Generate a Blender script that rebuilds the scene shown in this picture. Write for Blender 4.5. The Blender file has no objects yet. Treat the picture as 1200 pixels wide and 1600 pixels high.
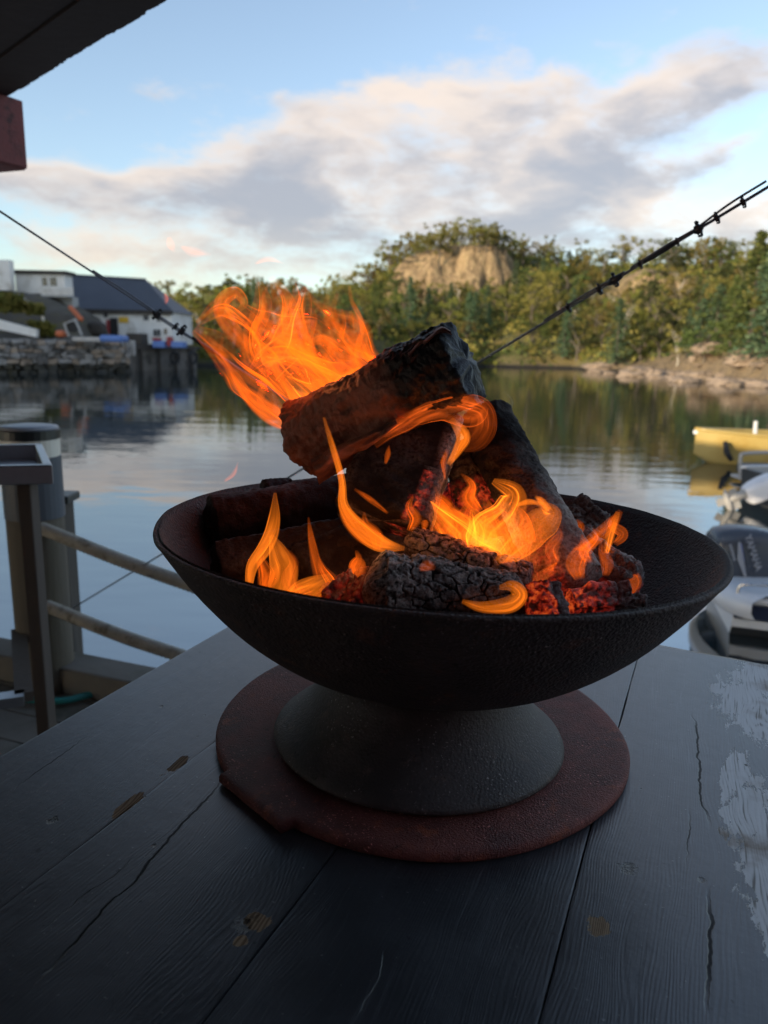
import bpy, math, random
import numpy as np
from mathutils import Vector, Matrix
random.seed(7)
rng = np.random.default_rng(7)
SC = bpy.context.scene
COL = SC.collection
R_ = math.radians

# ------------------------------------------------------------------ camera, sky, sun, exposure
F = 1200.0                       # focal length in photo pixels (photo 1200 x 1600)
PITCH, ROLL, CAM_H = 12.41, 1.21, 2.4
CAM = np.array([0.0, 0.0, CAM_H])
_p, _r = R_(PITCH), R_(ROLL)
FW = np.array([0, math.cos(_p), -math.sin(_p)])
RT0 = np.array([1.0, 0, 0]); UP0 = np.cross(RT0, FW)
RT = RT0 * math.cos(_r) + UP0 * math.sin(_r)
UP = -RT0 * math.sin(_r) + UP0 * math.cos(_r)

cam_data = bpy.data.cameras.new('camera')
cam = bpy.data.objects.new('camera', cam_data); COL.objects.link(cam)
m = Matrix.Identity(4)
for i in range(3):
    m[i][0], m[i][1], m[i][2], m[i][3] = RT[i], UP[i], -FW[i], CAM[i]
cam.matrix_world = m
cam_data.sensor_fit = 'VERTICAL'
cam_data.sensor_height = 36.0; cam_data.sensor_width = 27.0
cam_data.lens = 27.0
cam_data.clip_start = 0.02; cam_data.clip_end = 3000
cam_data.dof.use_dof = True
cam_data.dof.focus_distance = 0.80
cam_data.dof.aperture_fstop = 6.6
SC.camera = cam

SUN_AZ, SUN_EL = -128.0, 11.0     # azimuth measured from +Y towards +X
SC.view_settings.view_transform = 'Standard'
SC.view_settings.look = 'None'
SC.view_settings.exposure = 0.85
SC.view_settings.gamma = 1.0
SC.view_settings.use_curve_mapping = False
SC.cycles.use_denoising = True
SC.cycles.max_bounces = 5
SC.cycles.diffuse_bounces = 2
SC.cycles.glossy_bounces = 3
SC.cycles.transmission_bounces = 2
SC.cycles.transparent_max_bounces = 32
SC.cycles.volume_bounces = 0
SC.cycles.sample_clamp_indirect = 4.0

def ray(x, y):
    return FW + RT * (x - 600) / F - UP * (y - 800) / F
def P(x, y, Y):                   # point seen at photo pixel (x, y) standing at forward distance Y
    v = ray(x, y); return CAM + v * (Y / v[1])
def PZ(x, y, z):                  # point seen at photo pixel (x, y) lying at height z
    v = ray(x, y); return CAM + v * ((z - CAM_H) / v[2])
def azel(x, y):
    v = ray(x, y)
    return math.degrees(math.atan2(v[0], v[1])), math.degrees(math.atan2(v[2], math.hypot(v[0], v[1])))

world = bpy.data.worlds.new('World'); SC.world = world; world.use_nodes = True

class NT:
    """small helper for node trees"""
    def __init__(s, nt): s.nt = nt; s.n = nt.nodes; s.l = nt.links
    def node(s, t, **kw):
        n = s.n.new(t)
        for k, v in kw.items(): setattr(n, k, v)
        return n
    def put(s, sock, v):
        if isinstance(v, bpy.types.NodeSocket): s.l.new(v, sock)
        else:
            if hasattr(sock.default_value, '__len__') and not hasattr(v, '__len__'): v = [v] * len(sock.default_value)
            if hasattr(sock.default_value, '__len__') and len(sock.default_value) == 4 and len(v) == 3: v = (*v, 1)
            sock.default_value = v
    def M(s, op, a, b=0.0, c=0.0, clamp=False):
        n = s.node('ShaderNodeMath', operation=op); n.use_clamp = clamp
        s.put(n.inputs[0], a)
        if len(n.inputs) > 1: s.put(n.inputs[1], b)
        if len(n.inputs) > 2: s.put(n.inputs[2], c)
        return n.outputs[0]
    def V(s, op, a, b=(0, 0, 0)):
        n = s.node('ShaderNodeVectorMath', operation=op)
        s.put(n.inputs[0], a)
        if op == 'SCALE': s.put(n.inputs['Scale'], b)
        else: s.put(n.inputs[1], b)
        return n.outputs['Value'] if op in ('LENGTH', 'DOT_PRODUCT', 'DISTANCE') else n.outputs[0]
    def smooth(s, x, a, b):
        n = s.node('ShaderNodeMapRange', interpolation_type='SMOOTHSTEP')
        s.put(n.inputs[0], x); s.put(n.inputs[1], a); s.put(n.inputs[2], b); return n.outputs[0]
    def mix(s, f, a, b, mode='MIX'):
        n = s.node('ShaderNodeMix', data_type='RGBA', blend_type=mode)
        s.put(n.inputs[0], f); s.put(n.inputs[6], a); s.put(n.inputs[7], b); return n.outputs[2]
    def noise(s, vec=None, scale=5.0, detail=4.0, rough=0.55, dist=0.0, out=0):
        n = s.node('ShaderNodeTexNoise')
        if vec is not None: s.put(n.inputs['Vector'], vec)
        n.inputs['Scale'].default_value = scale; n.inputs['Detail'].default_value = detail
        n.inputs['Roughness'].default_value = rough; n.inputs['Distortion'].default_value = dist
        return n.outputs[out]
    def voro(s, vec=None, scale=5.0, feature='F1', out='Distance'):
        n = s.node('ShaderNodeTexVoronoi', feature=feature)
        if vec is not None: s.put(n.inputs['Vector'], vec)
        n.inputs['Scale'].default_value = scale
        return n.outputs[out]
    def mapping(s, vec, scale=(1, 1, 1), loc=(0, 0, 0), rot=(0, 0, 0)):
        n = s.node('ShaderNodeMapping'); s.put(n.inputs[0], vec)
        n.inputs['Scale'].default_value = scale; n.inputs['Location'].default_value = loc; n.inputs['Rotation'].default_value = rot
        return n.outputs[0]
    def xyz(s, vec):
        n = s.node('ShaderNodeSeparateXYZ'); s.put(n.inputs[0], vec); return n.outputs
    def comb(s, x, y, z):
        n = s.node('ShaderNodeCombineXYZ'); s.put(n.inputs[0], x); s.put(n.inputs[1], y); s.put(n.inputs[2], z); return n.outputs[0]
    def ramp(s, f, stops):
        n = s.node('ShaderNodeValToRGB'); s.put(n.inputs[0], f)
        e = n.color_ramp.elements
        while len(e) < len(stops): e.new(0.5)
        for el, (pos, c) in zip(e, stops): el.position = pos; el.color = (*c, 1)
        return n.outputs[0]
    def bump(s, h, strength=0.5, dist=0.01, normal=None):
        n = s.node('ShaderNodeBump'); s.put(n.inputs['Height'], h)
        n.inputs['Strength'].default_value = strength; n.inputs['Distance'].default_value = dist
        if normal is not None: s.l.new(normal, n.inputs['Normal'])
        return n.outputs[0]
    def coord(s, which='Object'): return s.node('ShaderNodeTexCoord').outputs[which]
    def attr(s, name, out='Fac'):
        n = s.node('ShaderNodeAttribute'); n.attribute_name = name; return n.outputs[out]

def build_sky():
    t = NT(world.node_tree); t.n.clear()
    out = t.node('ShaderNodeOutputWorld')
    sky = t.node('ShaderNodeTexSky', sky_type='NISHITA')
    sky.sun_disc = False
    sky.sun_elevation = R_(SUN_EL); sky.sun_rotation = R_(SUN_AZ % 360)
    sky.air_density = 1.0; sky.dust_density = 0.6; sky.ozone_density = 2.4
    d = t.coord('Generated')
    d = t.V('NORMALIZE', d)
    X, Y, Z = t.xyz(d)
    az = t.M('MULTIPLY', t.M('ARCTAN2', X, Y), 180 / math.pi)
    el = t.M('MULTIPLY', t.M('ARCSINE', Z), 180 / math.pi)
    hs = t.node('ShaderNodeHueSaturation'); t.put(hs.inputs['Color'], sky.outputs[0]); hs.inputs['Saturation'].default_value = 0.80; hs.inputs['Value'].default_value = 1.06
    sky_col = hs.outputs[0]
    bg_sky = t.node('ShaderNodeBackground'); t.put(bg_sky.inputs[0], sky_col); bg_sky.inputs[1].default_value = SKY_STRENGTH
    # cloud fields
    base = t.comb(az, t.M('MULTIPLY', el, 1.9), 0.0)
    warp = t.noise(base, scale=0.09, detail=3, out=1)
    wx, wy, _ = t.xyz(t.V('SUBTRACT', warp, (0.5, 0.5, 0.5)))
    azw = t.M('ADD', az, t.M('MULTIPLY', wx, 9.0)); elw = t.M('ADD', el, t.M('MULTIPLY', wy, 4.0))
    k = 0.0458
    blobs = [(40, 288, 190, 26, 3, .85), (250, 296, 170, 30, 0, .8), (420, 275, 200, 60, -8, .9), (610, 225, 190, 70, -12, .9),
             (690, 165, 190, 38, -3, .8), (860, 122, 80, 30, -20, .7), (760, 265, 270, 95, 6, 1.0), (1000, 180, 190, 50, -27, .95),
             (1130, 128, 130, 32, -8, .75), (600, 360, 340, 55, 0, .95), (930, 340, 250, 52, 9, .9), (1150, 355, 160, 40, 3, .8),
             (150, 385, 280, 26, 0, .62), (440, 140, 50, 22, 0, .5), (260, 140, 90, 20, 0, .38), (350, 425, 220, 24, 0, .6), (1060, 255, 70, 18, -15, .45), (1110, 345, 230, 30, 2, .65), (1150, 215, 120, 26, -20, .40), (120, 335, 200, 14, 0, .30)]
    g = None; gv_ = None
    for (cx, cy, rx, ry, rot, w) in blobs:
        a0, e0 = azel(cx, cy)
        dx = t.M('SUBTRACT', azw, a0); dy = t.M('SUBTRACT', elw, e0)
        c, s_ = math.cos(R_(-rot)), math.sin(R_(-rot))
        u = t.M('MULTIPLY_ADD', dx, c / (rx * k), t.M('MULTIPLY', dy, s_ / (rx * k)))
        v = t.M('MULTIPLY_ADD', dx, -s_ / (ry * k), t.M('MULTIPLY', dy, c / (ry * k)))
        q = t.M('MULTIPLY_ADD', u, u, t.M('MULTIPLY', v, v))
        e = t.M('MULTIPLY', t.M('POWER', 2.71828, t.M('MULTIPLY', q, -1.0)), w)
        g = e if g is None else t.M('ADD', g, e)
        ev = t.M('MULTIPLY', e, v); gv_ = ev if gv_ is None else t.M('ADD', gv_, ev)
    # the same kind of broken cloud goes on all round the sky
    pl = t.V('SCALE', d, t.M('DIVIDE', 1.0, t.M('ADD', t.M('MAXIMUM', Z, 0.0), 0.16)))
    far = t.smooth(t.noise(pl, scale=0.55, detail=3), 0.42, 0.72)
    inside = t.smooth(t.M('ABSOLUTE', az), 45.0, 28.0)
    high = t.smooth(el, 30.0, 23.0)
    inside = t.M('MULTIPLY', inside, high)
    g = t.M('ADD', g, t.M('MULTIPLY', far, t.M('SUBTRACT', 1.0, inside)))
    det = t.noise(t.comb(azw, t.M('MULTIPLY', elw, 2.2), 3.1), scale=0.13, detail=5, rough=0.62)
    fine = t.noise(t.comb(az, t.M('MULTIPLY', el, 2.6), 9.0), scale=0.42, detail=4, rough=0.62)
    broad = t.noise(t.comb(azw, t.M('MULTIPLY', elw, 2.6), 5.7), scale=0.10, detail=3, rough=0.55)
    g0 = t.M('MINIMUM', g, 1.05)
    f = t.M('ADD', g0, t.M('MULTIPLY', t.M('SUBTRACT', det, 0.5), 2.0))
    f = t.M('ADD', f, t.M('MULTIPLY', t.M('SUBTRACT', fine, 0.5), 0.8))
    cover = t.smooth(f, 0.26, 1.15)
    upper = t.M('DIVIDE', gv_, t.M('ADD', g, 0.15))
    shade = t.M('ADD', t.M('MULTIPLY', f, 0.50), t.M('MULTIPLY', t.M('SUBTRACT', broad, 0.5), 1.6))
    shade = t.M('ADD', shade, t.M('MULTIPLY', upper, -0.55))
    thick = t.smooth(shade, 0.05, 0.95)
    col = t.mix(thick, (0.62, 0.52, 0.44), (0.275, 0.28, 0.315))
    warm = t.smooth(el, 9.0, 2.0)
    col = t.mix(t.M('MULTIPLY', warm, 0.7), col, (0.62, 0.53, 0.42))
    bg_c = t.node('ShaderNodeBackground'); t.put(bg_c.inputs[0], col); bg_c.inputs[1].default_value = CLOUD_STRENGTH
    mx = t.node('ShaderNodeMixShader'); t.put(mx.inputs[0], t.M('MULTIPLY', cover, 0.88))
    t.l.new(bg_sky.outputs[0], mx.inputs[1]); t.l.new(bg_c.outputs[0], mx.inputs[2])
    t.l.new(mx.outputs[0], out.inputs[0])
SKY_STRENGTH, CLOUD_STRENGTH = 0.15, 0.92
build_sky()
world.cycles.sampling_method = 'MANUAL'; world.cycles.sample_map_resolution = 256

sun_d = bpy.data.lights.new('sun', 'SUN'); sun_d.energy = 3.9; sun_d.angle = R_(0.6); sun_d.color = (1.0, 0.80, 0.56)
sun = bpy.data.objects.new('sun', sun_d); COL.objects.link(sun)
sd = Vector((math.sin(R_(SUN_AZ)) * math.cos(R_(SUN_EL)), math.cos(R_(SUN_AZ)) * math.cos(R_(SUN_EL)), math.sin(R_(SUN_EL))))
sun.rotation_euler = sd.to_track_quat('Z', 'Y').to_euler()
sun.location = (-20, -20, 20)

# ------------------------------------------------------------------ noise in numpy
def _hash(i, j, k, s):
    h = (i * 374761393 + j * 668265263 + k * 2147483647 + s * 974634777) & 0xFFFFFFFF
    h = ((h ^ (h >> 13)) * 1274126177) & 0xFFFFFFFF
    return ((h ^ (h >> 16)) & 0xFFFFFF) / float(0xFFFFFF)
def vnoise(p, seed=0):
    p = np.asarray(p, float); i = np.floor(p).astype(np.int64); f = p - i; f = f * f * (3 - 2 * f)
    r = 0
    for a in (0, 1):
        for b in (0, 1):
            for c in (0, 1):
                w = (f[..., 0] if a else 1 - f[..., 0]) * (f[..., 1] if b else 1 - f[..., 1]) * (f[..., 2] if c else 1 - f[..., 2])
                r = r + w * _hash(i[..., 0] + a, i[..., 1] + b, i[..., 2] + c, seed)
    return r
def fbm(p, oct=4, seed=0):
    p = np.asarray(p, float); r = 0; a = 0.5; s = 0
    for o in range(oct):
        r = r + a * vnoise(p * 2 ** o + 17.3 * o, seed + o); s += a; a *= 0.5
    return r / s - 0.5
def voronoi(p, seed=0):
    p = np.asarray(p, float); i = np.floor(p).astype(np.int64)
    f1 = np.full(p.shape[:-1], 9.0); f2 = f1.copy()
    for a in (-1, 0, 1):
        for b in (-1, 0, 1):
            for c in (-1, 0, 1):
                q = i + np.array([a, b, c])
                pt = np.stack([q[..., n] + _hash(q[..., 0], q[..., 1], q[..., 2], seed + 11 * n) for n in range(3)], -1)
                dd = np.sqrt(((pt - p) ** 2).sum(-1))
                f2 = np.where(dd < f1, f1, np.minimum(f2, dd)); f1 = np.minimum(f1, dd)
    return f1, f2

# ------------------------------------------------------------------ object helpers
ORG = {}
def tag(o, label=None, cat=None, group=None, kind=None):
    if label: o['label'] = label
    if cat: o['category'] = cat
    if group: o['group'] = group
    if kind: o['kind'] = kind
    return o
def thing(name, loc, label, cat, group=None, matrix=None):
    o = bpy.data.objects.new(name, None); COL.objects.link(o)
    o.empty_display_size = 0.1
    if matrix is not None: o.matrix_world = matrix
    else: o.location = [float(c) for c in loc]
    ORG[o] = np.array([float(c) for c in loc])
    return tag(o, label, cat, group)

class MB:
    def __init__(s): s.v = []; s.f = []; s.n = 0; s.at = {}
    def add(s, v, f):
        v = np.asarray(v, float).reshape(-1, 3)
        s.v.append(v); s.f += [tuple(int(i) + s.n for i in q) for q in f]; s.n += len(v); return s
    def box(s, a, b):
        x0, y0, z0 = np.minimum(a, b); x1, y1, z1 = np.maximum(a, b)
        return s.hexa([(x0, y0, z0), (x1, y0, z0), (x1, y1, z0), (x0, y1, z0), (x0, y0, z1), (x1, y0, z1), (x1, y1, z1), (x0, y1, z1)])
    def hexa(s, v):
        return s.add(v, [(3, 2, 1, 0), (4, 5, 6, 7), (0, 1, 5, 4), (1, 2, 6, 5), (2, 3, 7, 6), (3, 0, 4, 7)])
    def bar(s, p, q, w, h=None, up=(0, 0, 1)):
        h = h or w; p, q = np.array(p, float), np.array(q, float)
        d = (q - p) / np.linalg.norm(q - p); x = np.cross(d, up)
        if np.linalg.norm(x) < 1e-3: x = np.cross(d, (1, 0, 0))
        x /= np.linalg.norm(x); y = np.cross(x, d)
        c = [(-1, -1), (1, -1), (1, 1), (-1, 1)]
        return s.hexa([p + x * a * w / 2 + y * b * h / 2 for a, b in c] + [q + x * a * w / 2 + y * b * h / 2 for a, b in c])
    def tube(s, pts, rad, n=8, cap=True, twist=None):
        pts = np.asarray(pts, float); k = len(pts)
        rad = np.broadcast_to(np.asarray(rad, float), (k,)) if np.ndim(rad) < 2 else rad
        tg = np.gradient(pts, axis=0); tg /= np.linalg.norm(tg, axis=1)[:, None] + 1e-12
        ref = np.array([0, 0, 1.0]) if abs(tg[0][2]) < 0.9 else np.array([1.0, 0, 0])
        x = np.cross(tg[0], ref); x /= np.linalg.norm(x)
        rings = []
        th = np.linspace(0, 2 * math.pi, n, endpoint=False)
        for i in range(k):
            x = x - tg[i] * (x @ tg[i]); x /= np.linalg.norm(x); y = np.cross(tg[i], x)
            rr = rad[i] if np.ndim(rad[i]) else np.full(n, rad[i])
            rings.append(pts[i] + (np.cos(th) * rr)[:, None] * x + (np.sin(th) * rr)[:, None] * y)
        return s.loft(rings, cap)
    def loft(s, rings, cap=True, closed=True):
        n = len(rings[0]); f = []
        for i in range(len(rings) - 1):
            for j in range(n if closed else n - 1):
                a, b = i * n + j, i * n + (j + 1) % n
                f.append((a, b, b + n, a + n))
        if cap and closed:
            f.append(tuple(range(n - 1, -1, -1))); f.append(tuple((len(rings) - 1) * n + j for j in range(n)))
        return s.add(np.concatenate(rings), f)
    def lathe(s, prof, n=48, c=(0, 0, 0)):
        th = np.linspace(0, 2 * math.pi, n, endpoint=False)
        rings = [np.stack([c[0] + r * np.cos(th), c[1] + r * np.sin(th), np.full(n, c[2] + z)], -1) for r, z in prof]
        return s.loft(rings, cap=prof[0][0] > 1e-4)
    def grid(s, g):
        a, b = g.shape[:2]; f = []
        for i in range(a - 1):
            for j in range(b - 1):
                f.append((i * b + j, i * b + j + 1, (i + 1) * b + j + 1, (i + 1) * b + j))
        return s.add(g.reshape(-1, 3), f)
    def build(s, name, mat, parent=None, smooth=False, local=False, bevel=0, attrs=None):
        v = np.concatenate(s.v)
        me = bpy.data.meshes.new(name)
        o = bpy.data.objects.new(name, me); COL.objects.link(o)
        if parent is not None:
            o.parent = parent
            org = np.zeros(3) if local else ORG.get(parent, np.zeros(3))
            ORG[o] = org
        elif local:
            org = np.zeros(3); ORG[o] = org
        else:
            org = np.array([(v[:, 0].min() + v[:, 0].max()) / 2, (v[:, 1].min() + v[:, 1].max()) / 2, v[:, 2].min()])
            o.location = org; ORG[o] = org
        me.from_pydata((v - org).tolist(), [], s.f); me.update()
        if smooth: me.polygons.foreach_set('use_smooth', [True] * len(me.polygons))
        for k, a in (attrs or {}).items():
            at = me.attributes.new(k, 'FLOAT', 'POINT'); at.data.foreach_set('value', np.asarray(a, np.float32))
        if mat is not None: me.materials.append(mat)
        if bevel:
            bm = o.modifiers.new('bevel', 'BEVEL'); bm.width = bevel; bm.segments = 2; bm.limit_method = 'ANGLE'
        return o
def copy_tree(o, parent=None):
    c = o.copy(); COL.objects.link(c); c.parent = parent
    for ch in list(o.children): copy_tree(ch, c)
    return c
def catmull(pts, n):
    pts = np.asarray(pts, float); k = len(pts)
    ext = np.vstack([2 * pts[0] - pts[1], pts, 2 * pts[-1] - pts[-2]])
    u = np.linspace(0, k - 1, n); i = np.minimum(u.astype(int), k - 2); t = (u - i)[:, None]
    a, b, c, d = ext[i], ext[i + 1], ext[i + 2], ext[i + 3]
    return 0.5 * (2 * b + (c - a) * t + (2 * a - 5 * b + 4 * c - d) * t ** 2 + (3 * b - a - 3 * c + d) * t ** 3)
def sstep(x, a, b):
    t = np.clip((x - a) / (b - a), 0, 1); return t * t * (3 - 2 * t)

# ------------------------------------------------------------------ materials
def material(name):
    mt = bpy.data.materials.new(name); mt.use_nodes = True
    t = NT(mt.node_tree); b = t.n['Principled BSDF']
    return mt, t, b
def simple(name, col, rough=0.6, var=0.25, scale=8.0, bump=0.0, metal=0.0, spec=0.5, stretch=(1, 1, 1), dirt=None, bscale=None):
    """painted / weathered surface: colour broken up by noise, optional dirt colour, fine relief"""
    mt, t, b = material(name)
    c = t.mapping(t.coord(), stretch)
    n1 = t.noise(c, scale, 5, 0.6); n2 = t.noise(c, scale * 0.23, 3)
    k = t.M('ADD', 1 - var / 2, t.M('MULTIPLY', t.M('SUBTRACT', t.M('ADD', n1, n2), 0.5), var))
    colr = t.V('SCALE', tuple(col), k)
    if dirt: colr = t.mix(t.smooth(t.noise(c, scale * 0.6, 6, 0.65), 0.5, 0.72), colr, dirt)
    t.put(b.inputs['Base Color'], colr)
    t.put(b.inputs['Roughness'], t.M('ADD', rough - 0.08, t.M('MULTIPLY', n1, 0.16)))
    b.inputs['Metallic'].default_value = metal; b.inputs['Specular IOR Level'].default_value = spec
    if bump: t.put(b.inputs['Normal'], t.bump(t.noise(c, bscale or scale * 4, 5), bump, 0.01))
    return mt
def leaf_mat(name, ramp, rough=0.6):
    mt, t, b = material(name)
    geo = t.node('ShaderNodeNewGeometry'); oi = t.node('ShaderNodeObjectInfo')
    col = t.ramp(geo.outputs['Random Per Island'], ramp)
    hs = t.node('ShaderNodeHueSaturation'); t.put(hs.inputs['Color'], col)
    t.put(hs.inputs['Value'], t.M('ADD', 1.25, t.M('MULTIPLY', oi.outputs['Random'], 0.8)))
    t.put(hs.inputs['Hue'], t.M('ADD', 0.48, t.M('MULTIPLY', oi.outputs['Random'], 0.04)))
    t.put(b.inputs['Base Color'], hs.outputs[0]); b.inputs['Roughness'].default_value = rough
    b.inputs['Specular IOR Level'].default_value = 0.2
    tr = t.node('ShaderNodeBsdfTranslucent'); t.put(tr.inputs[0], hs.outputs[0])
    mx = t.node('ShaderNodeMixShader'); mx.inputs[0].default_value = 0.42
    t.l.new(b.outputs[0], mx.inputs[1]); t.l.new(tr.outputs[0], mx.inputs[2])
    t.l.new(mx.outputs[0], t.n['Material Output'].inputs[0])
    return mt

MT = {}
def water_mat():
    mt, t, b = material('harbour_water')
    b.inputs['Base Color'].default_value = (0.010, 0.018, 0.020, 1); b.inputs['Roughness'].default_value = 0.02
    b.inputs['IOR'].default_value = 4.6
    c = t.coord('Object')
    n1 = t.noise(t.mapping(c, (0.35, 1.0, 1.0)), 1.1, 3, 0.5)
    n2 = t.noise(t.mapping(c, (0.30, 1.0, 1.0), rot=(0, 0, 0.2)), 4.0, 3, 0.5)
    patch = t.smooth(t.noise(t.mapping(c, (0.3, 1, 1)), 0.09, 2), 0.40, 0.62)
    h = t.M('ADD', t.M('MULTIPLY', n1, 0.009), t.M('MULTIPLY', n2, t.M('MULTIPLY_ADD', patch, 0.0035, 0.0008)))
    t.put(b.inputs['Normal'], t.bump(h, 1.0, 1.0))
    return mt
MT['water'] = water_mat()

def terrain_mat():
    mt, t, b = material('hillside_ground')
    c = t.coord('Object'); rock = t.attr('rock'); shore = t.attr('shore')
    n = t.noise(c, 0.35, 6, 0.6); n2 = t.noise(c, 2.0, 5, 0.65)
    soil = t.ramp(n, [(0.3, (0.06, 0.07, 0.02)), (0.5, (0.12, 0.11, 0.035)), (0.68, (0.17, 0.13, 0.045))])
    str_ = t.noise(t.mapping(c, (1.0, 1.0, 0.18)), 1.3, 6, 0.7)
    rk = t.ramp(str_, [(0.36, (0.09, 0.065, 0.035)), (0.5, (0.30, 0.21, 0.115)), (0.66, (0.44, 0.33, 0.18))])
    rk = t.mix(t.smooth(n2, 0.5, 0.7), rk, (0.20, 0.16, 0.07))
    sh = t.ramp(n2, [(0.3, (0.08, 0.065, 0.045)), (0.52, (0.24, 0.18, 0.11)), (0.75, (0.20, 0.15, 0.06))])
    col = t.mix(rock, soil, rk); col = t.mix(shore, col, sh)
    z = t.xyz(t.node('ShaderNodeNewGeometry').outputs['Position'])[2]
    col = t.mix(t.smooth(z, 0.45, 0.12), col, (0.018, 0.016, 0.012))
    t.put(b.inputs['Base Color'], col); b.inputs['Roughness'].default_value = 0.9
    t.put(b.inputs['Normal'], t.bump(t.M('ADD', str_, n2), 0.8, 0.5))
    return mt
MT['terrain'] = terrain_mat()

def paint_table_mat():
    mt, t, b = material('worn_black_paint_on_wood')
    c = t.coord('Object'); X, Y, Z = t.xyz(c)
    oi = t.node('ShaderNodeObjectInfo').outputs['Random']
    cs = t.V('ADD', c, t.comb(0.0, t.M('MULTIPLY', oi, 7.0), t.M('MULTIPLY', oi, 3.0)))
    warp = t.noise(t.mapping(cs, (3.0, 1.2, 1.0)), 2.2, 3, 0.5, out=1)
    cw = t.V('ADD', cs, t.V('SCALE', t.V('SUBTRACT', warp, (0.5, 0.5, 0.5)), 0.055))
    gw = t.noise(t.mapping(cs, (9, 1.6, 1)), 1.0, 3, 0.5)
    xr = t.M('ADD', t.M('MULTIPLY', t.xyz(cw)[0], 300.0), t.M('MULTIPLY', gw, 36.0))
    ringw = t.M('MULTIPLY_ADD', t.M('SINE', t.M('MULTIPLY', xr, 6.283)), 0.5, 0.5)
    grain = t.M('ADD', t.M('MULTIPLY', ringw, 0.34), t.M('MULTIPLY', t.noise(t.mapping(cw, (60, 2.2, 1)), 3.0, 4, 0.6), 0.66))
    fine = t.noise(t.mapping(cw, (230, 7, 1)), 2.5, 3, 0.6)
    hf = t.noise(c, 55.0, 4, 0.65)
    mott = t.noise(c, 9.0, 5, 0.6); speck = t.noise(c, 230.0, 2, 0.5)
    # peeled patches: shapes of their own on the right-hand boards, small chips elsewhere
    edge = t.noise(t.mapping(cw, (60, 22, 1)), 1.6, 7, 0.7)
    def patch(x, y, rx, ry, rot=0.0):
        dx = t.M('SUBTRACT', X, x); dy = t.M('SUBTRACT', Y, y); cc, ss = math.cos(rot), math.sin(rot)
        u = t.M('DIVIDE', t.M('MULTIPLY_ADD', dx, cc, t.M('MULTIPLY', dy, ss)), rx)
        v = t.M('DIVIDE', t.M('MULTIPLY_ADD', dx, -ss, t.M('MULTIPLY', dy, cc)), ry)
        return t.M('SUBTRACT', 1.0, t.M('SQRT', t.M('MULTIPLY_ADD', u, u, t.M('MULTIPLY', v, v))))
    pk = None
    for a in PATCHES:
        q = patch(*a); pk = q if pk is None else t.M('MAXIMUM', pk, q)
    pm = t.smooth(t.M('ADD', pk, t.M('MULTIPLY', t.M('SUBTRACT', edge, 0.5), 2.6)), 0.02, 0.08)
    # cracks: thin dark splits along the grain
    crack = None
    cn = t.noise(t.mapping(c, (0, 5.0, 0)), 2.0, 4, 0.6)
    gate_n = t.noise(t.mapping(c, (0, 7.0, 0)), 3.0, 2, 0.5)
    for (x0, slope, y0, y1, w) in CRACKS:
        ctr = t.M('ADD', t.M('MULTIPLY_ADD', Y, slope, x0), t.M('MULTIPLY', t.M('SUBTRACT', cn, 0.5), 0.03))
        dd = t.M('ABSOLUTE', t.M('SUBTRACT', X, ctr))
        ww = t.M('MULTIPLY', w, t.M('ADD', 0.25, gate_n))
        k = t.smooth(dd, ww, t.M('MULTIPLY', ww, 0.4))
        k = t.M('MULTIPLY', k, t.M('MULTIPLY', t.smooth(Y, y0, y0 + 0.06), t.smooth(Y, y1, y1 - 0.06)))
        crack = k if crack is None else t.M('MAXIMUM', crack, k)
    # knots and nail holes
    kn = None
    for (x, y, r) in KNOTS:
        q = t.smooth(t.M('ADD', patch(x, y, r, r * 1.3), t.M('MULTIPLY', t.M('SUBTRACT', t.M('ADD', edge, hf), 1.0), 2.8)), 0.15, 0.9)
        kn = q if kn is None else t.M('MAXIMUM', kn, q)
    black = t.mix(t.smooth(mott, 0.35, 0.75), (0.036, 0.039, 0.045), (0.070, 0.074, 0.083))
    black = t.mix(t.smooth(t.noise(t.mapping(cw, (120, 3, 1)), 2.0, 5, 0.7), 0.56, 0.80), black, (0.12, 0.125, 0.135))
    black = t.mix(t.smooth(speck, 0.715, 0.75), black, (0.22, 0.22, 0.21))
    black = t.mix(t.smooth(t.noise(c, 95.0, 2, 0.5), 0.30, 0.25), black, (0.010, 0.010, 0.011))
    wood = t.ramp(t.M('ADD', t.M('MULTIPLY', t.noise(t.mapping(cw, (150, 2.6, 1)), 3.0, 4, 0.6), 0.8), t.M('MULTIPLY', ringw, 0.16)), [(0.30, (0.30, 0.28, 0.25)), (0.40, (0.80, 0.79, 0.76)), (0.75, (0.90, 0.90, 0.88))])
    wood = t.mix(t.smooth(mott, 0.52, 0.74), wood, (0.26, 0.18, 0.11))
    tan = t.mix(t.smooth(grain, 0.3, 0.7), (0.20, 0.13, 0.075), (0.42, 0.30, 0.19))
    wood = t.mix(t.smooth(X, 0.33, 0.25), wood, tan)
    col = t.mix(pm, black, wood)
    col = t.mix(t.M('MAXIMUM', crack, t.M('MULTIPLY', kn, 0.85)), col, (0.004, 0.004, 0.004))
    t.put(b.inputs['Base Color'], col)
    ro = t.M('ADD', 0.26, t.M('MULTIPLY', t.M('ADD', mott, hf), 0.14)); ro = t.M('MAXIMUM', ro, t.M('MULTIPLY', pm, 0.75))
    t.put(b.inputs['Roughness'], t.M('MAXIMUM', ro, t.M('MULTIPLY', crack, 0.95)))
    t.put(b.inputs['Specular IOR Level'], t.M('SUBTRACT', 0.95, t.M('MULTIPLY', t.M('MAXIMUM', crack, pm), 0.8)))
    t.put(b.inputs['Coat Weight'], t.M('MULTIPLY', t.M('SUBTRACT', 1.0, pm), 0.35)); b.inputs['Coat Roughness'].default_value = 0.28
    h = t.M('ADD', t.M('MULTIPLY', grain, 0.36), t.M('MULTIPLY', t.M('ADD', fine, hf), 0.45))
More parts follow.
